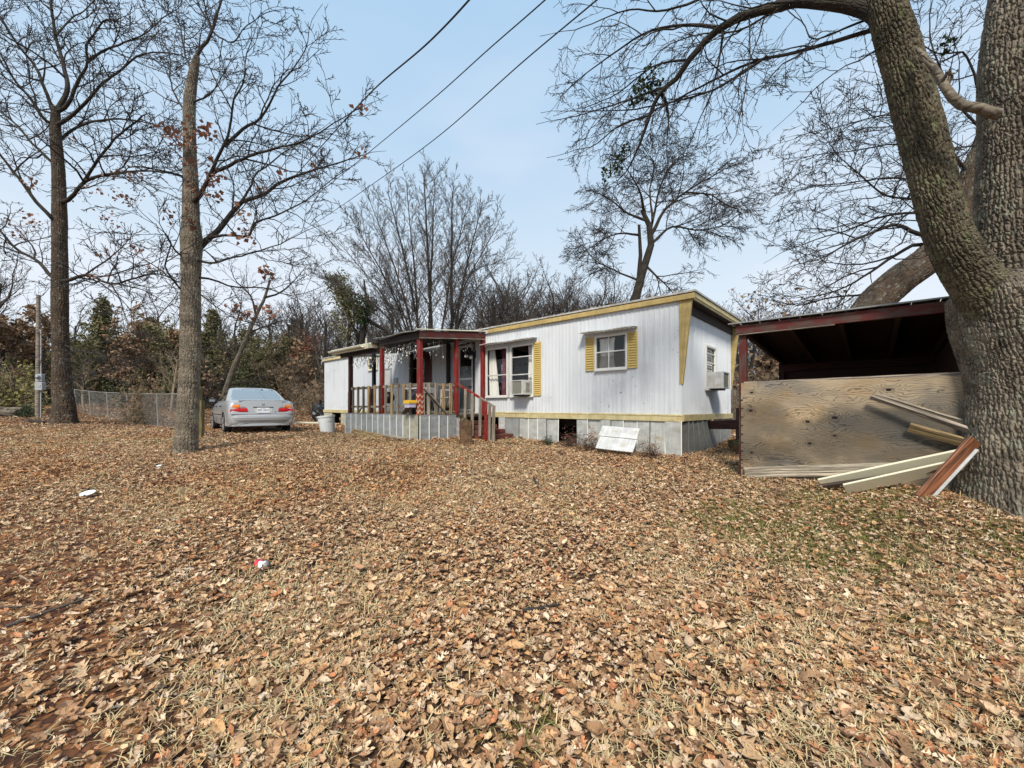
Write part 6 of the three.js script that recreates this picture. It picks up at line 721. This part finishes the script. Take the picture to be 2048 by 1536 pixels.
  const pr = mk('plate_recess', M('recess paint', [0.5, 0.5, 0.5], 0.5), car, (g) => { g.quad(V(-0.2, 0.6, face(0, 0.6) + 0.008), V(0.2, 0.6, face(0, 0.6) + 0.008), V(0.24, 0.76, face(0, 0.76) + 0.008), V(-0.24, 0.76, face(0, 0.76) + 0.008)); }); mk('recess_lip', trim, pr, (g) => g.beam(V(-0.245, 0.766, face(0, 0.77) + 0.014), V(0.245, 0.766, face(0, 0.77) + 0.014), 0.02, 0.018));
  const cv = document.createElement('canvas'); cv.width = 512; cv.height = 256; const cx = cv.getContext('2d'); cx.fillStyle = '#e8ebee'; cx.fillRect(0, 0, 512, 256); cx.fillStyle = '#23304f'; cx.font = 'bold 118px sans-serif'; cx.textAlign = 'center'; cx.fillText('R8Y·2231', 256, 165, 470); cx.font = 'bold 40px sans-serif'; cx.fillStyle = '#5d6878'; cx.fillRect(60, 208, 392, 6); cx.fillRect(150, 26, 212, 16);
  const ct = new THREE.CanvasTexture(cv); ct.colorSpace = THREE.SRGBColorSpace; const pm = M('number plate', [0.9, 0.9, 0.9], 0.4, { map: ct });
  mk('number_plate', pm, car, (g) => g.quad(V(-0.155, 0.605, face(0, 0.6) + 0.02), V(0.155, 0.605, face(0, 0.6) + 0.02), V(0.155, 0.752, face(0, 0.75) + 0.02), V(-0.155, 0.752, face(0, 0.75) + 0.02), 0, 0, 1, 1));
  mk('emblem', rimM, car, (g) => { const y = 0.855; g.beam(V(-0.03, y + 0.03, face(0, y) + 0.012), V(-0.02, y - 0.025, face(0, y) + 0.016), 0.008, 0.008); g.beam(V(0.03, y + 0.03, face(0, y) + 0.012), V(0.02, y - 0.025, face(0, y) + 0.016), 0.008, 0.008); g.beam(V(-0.022, y, face(0, y) + 0.014), V(0.022, y, face(0, y) + 0.014), 0.008, 0.008); g.beam(V(-0.035, y - 0.03, face(0, y) + 0.016), V(0.035, y - 0.03, face(0, y) + 0.016), 0.006, 0.006); });
  mk('lock', trim, car, (g) => g.tube([V(0.3, 0.635, face(0.3, 0.64)), V(0.3, 0.635, face(0.3, 0.64) + 0.016)], [0.013, 0.013], 10, true));
  mk('exhaust_pipe', trim, car, (g) => g.tube([V(0.42, 0.2, -0.5), V(0.42, 0.2, 0.05)], [0.045, 0.05], 12)); mk('muffler', rimM, car, (g) => g.tube([V(0.1, 0.19, -0.45), V(0.55, 0.18, -0.4)], [0.08, 0.08], 12, true));
  for (const s of [-1, 1]) { mk('side_strip', trim, car, (g) => g.beam(V(s * 0.857, 0.545, -1.3), V(s * 0.857, 0.545, -3.1), 0.012, 0.022)); for (const z of [-1.35, -2.35, -3.1]) mk('door_seam', trim, car, (g) => g.beam(V(s * 0.853, 0.28, z), V(s * 0.832, 0.9, z - 0.02), 0.006, 0.006, V(0, 0, 1))); for (const z of [-1.5, -2.5]) mk('door_handle', trim, car, (g) => g.box(s * 0.848, 0.79, z, 0.03, 0.03, 0.14, 0.008)); }
  for (const z of [-0.88, -3.5]) for (const s of [-1, 1]) {
    const m = new THREE.Matrix4().makeRotationZ(Math.PI / 2).setPosition(s * 0.76, 0.285, z), prof = [[0.19, -0.09], [0.27, -0.095], [0.293, -0.075], [0.298, 0], [0.293, 0.075], [0.27, 0.095], [0.19, 0.09]].map(([x, y]) => new THREE.Vector2(x, y)), w = mk('wheel', tyreM, car, (g) => g.add(toCreasedNormals(new THREE.LatheGeometry(prof, 36), 0.7), m));
    mk('rim', rimM, w, (g) => { for (let k = 0; k < 7; k++) { const a = k / 7 * 6.2832, c = V(s * 0.835, 0.285, z); g.beam(c.clone().add(V(0, Math.cos(a) * 0.03, Math.sin(a) * 0.03)), c.clone().add(V(0, Math.cos(a) * 0.185, Math.sin(a) * 0.185)), 0.02, 0.05, V(1, 0, 0), 0.004); } g.add(new THREE.TorusGeometry(0.185, 0.016, 8, 30), new THREE.Matrix4().makeRotationY(Math.PI / 2).setPosition(s * 0.838, 0.285, z)); g.add(new THREE.CylinderGeometry(0.19, 0.19, 0.02, 24), new THREE.Matrix4().makeRotationZ(Math.PI / 2).setPosition(s * 0.79, 0.285, z)); });
  }
}
// ---------------------------------------------------------------- litter and sticks
{
  const onG = (px, py) => { let d = 6; for (let k = 0; k < 40; k++) d = mix(d, F * groundBelow((px - 1024) / F * d, d) / (py - HZ), 0.5); return onGround(px, d, 0); };
  const c = onG(524, 1140), can = thing('drink_can', 'crushed red and white drink can lying on the leaves in the foreground', 'can', c), ax = V(0.85, 0.0, 0.5).normalize(), can0 = c.clone().add(V(0, 0.05, 0)).addScaledVector(ax, -0.06);
  const canPart = (name, m, a, b) => mk(name, m, can, (g) => { const n = 20, k = 8; const side = ax.clone().cross(V(0, 1, 0)).normalize(), up = side.clone().cross(ax); for (let i = 0; i < k; i++) for (let j = 0; j < n; j++) { const at = (ii, jj) => { const t = mix(a, b, ii / k), th = jj / n * 6.2832, r = 0.036 * (1 - 0.18 * Math.sin(t * 9 + th * 2) ** 2 - 0.14 * Math.cos(th * 3 + t * 14)); return can0.clone().addScaledVector(ax, t * 0.125).addScaledVector(side, Math.cos(th) * r).addScaledVector(up, Math.sin(th) * r * 0.8); }; g.quad(at(i, j), at(i + 1, j), at(i + 1, j + 1), at(i, j + 1)); } });
  const redC = M('red print', [0.62, 0.05, 0.06], 0.3), whC = M('white print', [0.75, 0.75, 0.78], 0.3); canPart('red_band', redC, 0, 0.45); canPart('white_band', whC, 0.45, 0.96); mk('end_cap', mat.wire, can, (g) => { g.tube([can0.clone().addScaledVector(ax, 0.12), can0.clone().addScaledVector(ax, 0.127)], [0.03, 0.028], 16, true); g.tube([can0.clone(), can0.clone().addScaledVector(ax, -0.004)], [0.03, 0.028], 16, true); });
  const dish = (label, px, py, r, name, cat, tilt) => { const b = onG(px, py), t = thing(name, label, cat, b); mk('dish', mat.tubW, t, (g) => g.add(toCreasedNormals(new THREE.LatheGeometry([[0.001, 0.0], [r * 0.7, 0], [r, 0.02], [r * 0.98, 0.024], [r * 0.66, 0.006], [0.001, 0.006]].map(([x, y]) => new THREE.Vector2(x, y)), 28), 0.5), new THREE.Matrix4().makeRotationX(tilt).setPosition(b.x, b.y + 0.05, b.z))); };
  dish('white foam plate lying on the leaves at left', 176, 998, 0.075, 'foam_plate', 'plate', 0.3); dish('small white scrap on the leaves below the broken-topped oak', 318, 941, 0.035, 'foam_scrap', 'scrap', 0.2); 
  const stick = (label, a, b, r, m = mat.twigGrey) => { const p = onG(...a), q = onG(...b), pts = smoothPath([p, p.clone().lerp(q, 0.5), q], 0.08, 0.006); pts.forEach((v) => (v.y = GY(v.x, -v.z) + 0.035)); const g = new GB(); g.tube(pts, pts.map((_, k) => r * (1 - 0.6 * k / pts.length)), 6, true); tag(g.build('stick', m), label, 'stick'); };
  stick('long straight grey stick on bare soil at left', [12, 1268], [178, 1206], 0.012); stick('thin pale stick at the left edge', [0, 1228], [60, 1224], 0.006); stick('curved dark stick in the leaves at centre', [1045, 1228], [1118, 1215], 0.012, mat.twig); stick('short dark stick in the middle of the yard', [1068, 962], [1076, 982], 0.02, mat.twig); stick('pale curved stick on the leaves below the can', [30, 1415], [46, 1370], 0.005, mat.twigTan); stick('thin twig across the leaves at lower right', [1868, 1268], [1905, 1185], 0.004, mat.twigTan); stick('straw coloured stalk at the right of the yard', [1740, 1400], [1850, 1378], 0.005, mat.twigTan); stick('pale forked stick near the left edge', [40, 1165], [62, 1178], 0.008, mat.twigTan);
  // log heap at far left
  const lg = thing('log_pile', 'heap of grey logs and branches at the left edge below the bush', 'log pile', onGround(18, 17.5)); rseed(71); for (let k = 0; k < 7; k++) mk('log', k % 2 ? mat.barkGrey : mat.barkLeft, lg, (g) => { const y = 0.08 + (k % 3) * 0.13; const a = onGround(-20 + k * 6, 17.4, y + RR(-0.05, 0.05)), b = onGround(30 + k * 3, 17.2 + RR(-0.4, 0.4), y + RR(-0.05, 0.05)); g.tube(smoothPath([a, a.clone().lerp(b, 0.5), b], 0.2, 0.02), smoothPath([a, a.clone().lerp(b, 0.5), b], 0.2, 0).map(() => RR(0.06, 0.1)), 8, true); });
  const fl = new GB(), p = onGround(60, 14.8, 0.08), q = onGround(90, 14.6, 0.06); fl.tube([p, p.clone().lerp(q, 0.5), q], [0.07, 0.08, 0.05], 8, true); tag(fl.build('fallen_log', mat.barkDark), 'short dark log on leaves left of the oak foot', 'log');
}
// ---------------------------------------------------------------- fallen leaves and dry grass
function leafGeo(kind, curl, s) {
  rseed(s); const g = new GB(), n = kind === 'oak' ? 12 : 5, w = [], fold = RR(-0.5, 0.7), tw = RR(-0.5, 0.5);
  for (let k = 0; k <= n; k++) { const t = k / n; w.push(kind === 'oak' ? (k === 0 ? 0.015 : k === n ? 0.02 : (0.1 + 0.23 * Math.sin(Math.PI * Math.pow(t, 0.85))) * (0.72 + 0.42 * Math.cos(t * 6.2832 * 3.1 + 2.6)) * RR(0.9, 1.1)) : 0.02 + 0.24 * Math.sin(Math.PI * Math.pow(t, 0.85))); }
  const at = (k, sd) => { const t = k / n - 0.5, bend = curl * 1.6 * t, x = Math.sin(bend) / (curl * 1.6 || 1), y = (1 - Math.cos(bend)) / (curl * 1.6 || 1), ww = w[k] * sd, lift = Math.abs(ww) * (fold + 0.5 * curl) + ww * tw * t * 2; return V(x + (sd ? 0.06 * Math.cos(k / n * 19.5 + 2.6) : 0), y + lift, ww * Math.cos(fold * 0.7)); };
  for (let k = 0; k < n; k++) for (const sd of [-1, 1]) { const a = at(k, 0), b = at(k + 1, 0), c = at(k + 1, sd), d = at(k, sd); sd > 0 ? g.quad(a, b, c, d) : g.quad(d, c, b, a); }
  const G = g.geometry(), p = G.attributes.position, uv = G.attributes.uv; for (let k = 0; k < p.count; k++) uv.setXY(k, p.getX(k) + 0.5, p.getZ(k) + 0.5); return G;
}
{
  rseed(77); const inHome = (p) => { const l = toLocal(p); return (l.x > -TL - 0.02 && l.x < 0.02 && l.z < 0.04 && l.z > -TW) || (l.x > PX0 && l.x < PX1 + 0.02 && l.z > 0 && l.z < PZ + 0.03); };
  const kinds = [['oak', 0.5, 1], ['oak', 1.1, 2], ['oak', -0.8, 3], ['oak', 0.2, 4], ['plain', 0.8, 5], ['plain', 1.8, 6], ['plain', -1.2, 7], ['oak', 1.9, 8]], lists = kinds.map(() => []);
  const pal = [[0.5, 0.33, 0.19], [0.43, 0.27, 0.155], [0.34, 0.2, 0.11], [0.58, 0.43, 0.28], [0.53, 0.37, 0.25], [0.36, 0.21, 0.125], [0.64, 0.51, 0.38], [0.43, 0.2, 0.1], [0.26, 0.15, 0.09], [0.5, 0.31, 0.16], [0.6, 0.47, 0.36]];
  const bands = [[1.25, 3, 2200, 0.95], [3, 5, 2000, 0.84], [5, 9, 1100, 0.88], [9, 15, 320, 1.05], [15, 31, 70, 1.6]], e = new THREE.Euler(), q = new THREE.Quaternion();
  for (const [d0, d1, dens, sc] of bands) { const area = (d1 - d0) * (1.42 * (d0 + d1) + 3), n = Math.round(area * dens); for (let k = 0; k < n; k++) {
    const d = Math.sqrt(mix(d0 * d0, d1 * d1, R())), x = RR(-1, 1) * (1.42 * d + 1.5), patch = fbm(x * 1.1 + 30, d * 1.1, 88, 3); if (R() < dirtMask(x, d) * 0.7 || R() < greenMask(x, d) * 0.3 || R() < sstep(0.6, 0.35, patch) * 0.3) continue;
    const p = V(x, 0, -d); if (inHome(p)) continue; const lift = d < 9 ? Math.abs(RR(-1, 1) * R()) * 0.045 : RR(0, 0.04); p.y = GY(x, d) + 0.006 + lift;
    const big = R() < 0.05, s = sc * (big ? RR(0.085, 0.13) : RR(0.032, 0.07)), ki = R() < 0.62 ? [0, 1, 2, 3, 7][Math.floor(R() * 5)] : [4, 5, 6][Math.floor(R() * 3)], steep = R() < 0.3 ? 0.9 : 0.35;
    e.set(RR(-steep, steep), R() * 6.283, RR(-steep, steep), 'YXZ'); q.setFromEuler(e); const c = pal[Math.floor(Math.pow(R(), 1.1) * pal.length)], hue = fbm(x * 0.5 + 70, d * 0.5, 99, 2), rust = sstep(0.52, 0.7, hue), v = RR(0.8, 1.3); 
    lists[ki].push([new THREE.Matrix4().compose(p, q, V(s, s, s * RR(0.8, 1.1))), [c[0] * v * mix(1, 0.97, rust), c[1] * v * mix(0.99, 0.84, rust), c[2] * v * mix(0.96, 0.7, rust)]]); } }
  const lt = new THREE.Group(); lt.name = 'leaf_litter'; scene.add(lt); tag(lt, 'thick litter of fallen brown oak leaves covering the whole yard', 'fallen leaves', null, 'stuff');
  const leafT = tex(256, 256, (x, y) => { const z = Math.abs(y - 0.5), rib = sstep(0.012, 0.004, z), v = Math.abs(md((x - z * 1.1) * 9, 1) - 0.5), vein = sstep(0.06, 0.02, v) * sstep(0.3, 0.02, z), b = fbm(x * 7, y * 7, 3, 4, 7, 7), sp = sstep(0.66, 0.74, fbm(x * 14, y * 14, 8, 3, 14, 14)); const k = 0.78 + 0.42 * b + 0.12 * vein + 0.2 * rib - 0.3 * sp; return [k, k * 0.985, k * 0.96]; }); const lm = M('fallen leaf', [1.05, 1.03, 1], 0.8, { map: leafT }); let cnt = 0; kinds.forEach(([kd, cu, s], i) => { const m = new THREE.InstancedMesh(leafGeo(kd, cu, s), lm, lists[i].length); const c = new THREE.Color(); lists[i].forEach(([mm, cc], k) => { m.setMatrixAt(k, mm); m.setColorAt(k, c.setRGB(...cc)); }); m.name = 'leaves'; m.userData.kind = 'stuff'; m.castShadow = m.receiveShadow = true; lt.add(m); cnt += lists[i].length; });
  // tufts
  const tuft = (s, n, h, bend) => { rseed(s); const g = new GB(); for (let k = 0; k < n; k++) { const a = R() * 6.28, L = h * RR(0.4, 1), w = RR(0.0012, 0.0024), lean = RR(0.5, bend), b = V(RR(-0.06, 0.06), RR(0, 0.025), RR(-0.06, 0.06)), dx = Math.cos(a), dz = Math.sin(a), m = b.clone().add(V(dx * L * 0.35 * lean, L * (0.7 - 0.2 * lean), dz * L * 0.35 * lean)), t = b.clone().add(V(dx * L * lean, L * Math.max(0.1, 1.0 - 0.42 * lean), dz * L * lean)), s2 = V(-dz * w, 0, dx * w); g.quad(b.clone().sub(s2), b.clone().add(s2), m.clone().add(s2), m.clone().sub(s2)); g.tri(m.clone().sub(s2), m.clone().add(s2), t); } return g.geometry(); };
  const tg = [tuft(1, 7, 0.075, 2.2), tuft(2, 6, 0.09, 2.4), tuft(3, 9, 0.06, 2.0)], dry = [[], [], []], grn = [[], [], []]; rseed(79);
  for (let k = 0; k < 90000; k++) { const d = Math.sqrt(mix(1.4, 170, Math.pow(R(), 1.35))), x = RR(-1, 1) * (1.4 * d + 1), g1 = greenMask(x, d), dn = fbm(x * 0.8 + 12, d * 0.8 + 3, 91, 3); const p = V(x, GY(x, d), -d); if (inHome(p) || R() < dirtMask(x, d) * 0.8) continue; const s = RR(0.6, 1.2); const mm = new THREE.Matrix4().compose(p, q.setFromAxisAngle(V(0, 1, 0), R() * 6.28), V(s, s * RR(0.7, 1.1), s)); if (R() < g1 * 0.85) grn[k % 3].push(mm); else if (R() < 0.16 + sstep(0.4, 0.66, dn) * 0.6) dry[k % 3].push(mm); }
  const mkT = (name, label, mtl, l) => { const t = new THREE.Group(); t.name = name; scene.add(t); tag(t, label, 'grass', null, 'stuff'); l.forEach((a, i) => { const m = new THREE.InstancedMesh(tg[i], mtl, a.length); a.forEach((x, k) => m.setMatrixAt(k, x)); m.name = 'tufts'; m.userData.kind = 'stuff'; m.castShadow = m.receiveShadow = true; t.add(m); }); };
  mkT('dry_grass', 'dry straw grass poking through the fallen leaves', M('straw', [0.6, 0.47, 0.25], 0.85), dry); mkT('green_grass', 'short olive green grass patches near the great oak', M('olive grass', [0.2, 0.19, 0.045], 0.85), grn);
  console.log('leaves', cnt, 'dry', dry.map((a) => a.length), 'green', grn.map((a) => a.length));
}
// groups of the home stand on the ground
for (const o of scene.children.filter((c) => ['mobile_home', 'porch', 'carport', 'string_lights'].includes(c.name))) { const y = 0.45; o.position.y = y; for (const c of o.children) c.position.y -= y; }
console.log('triangles', Math.round(tris / 1000), 'k');
renderer.render(scene, camera);
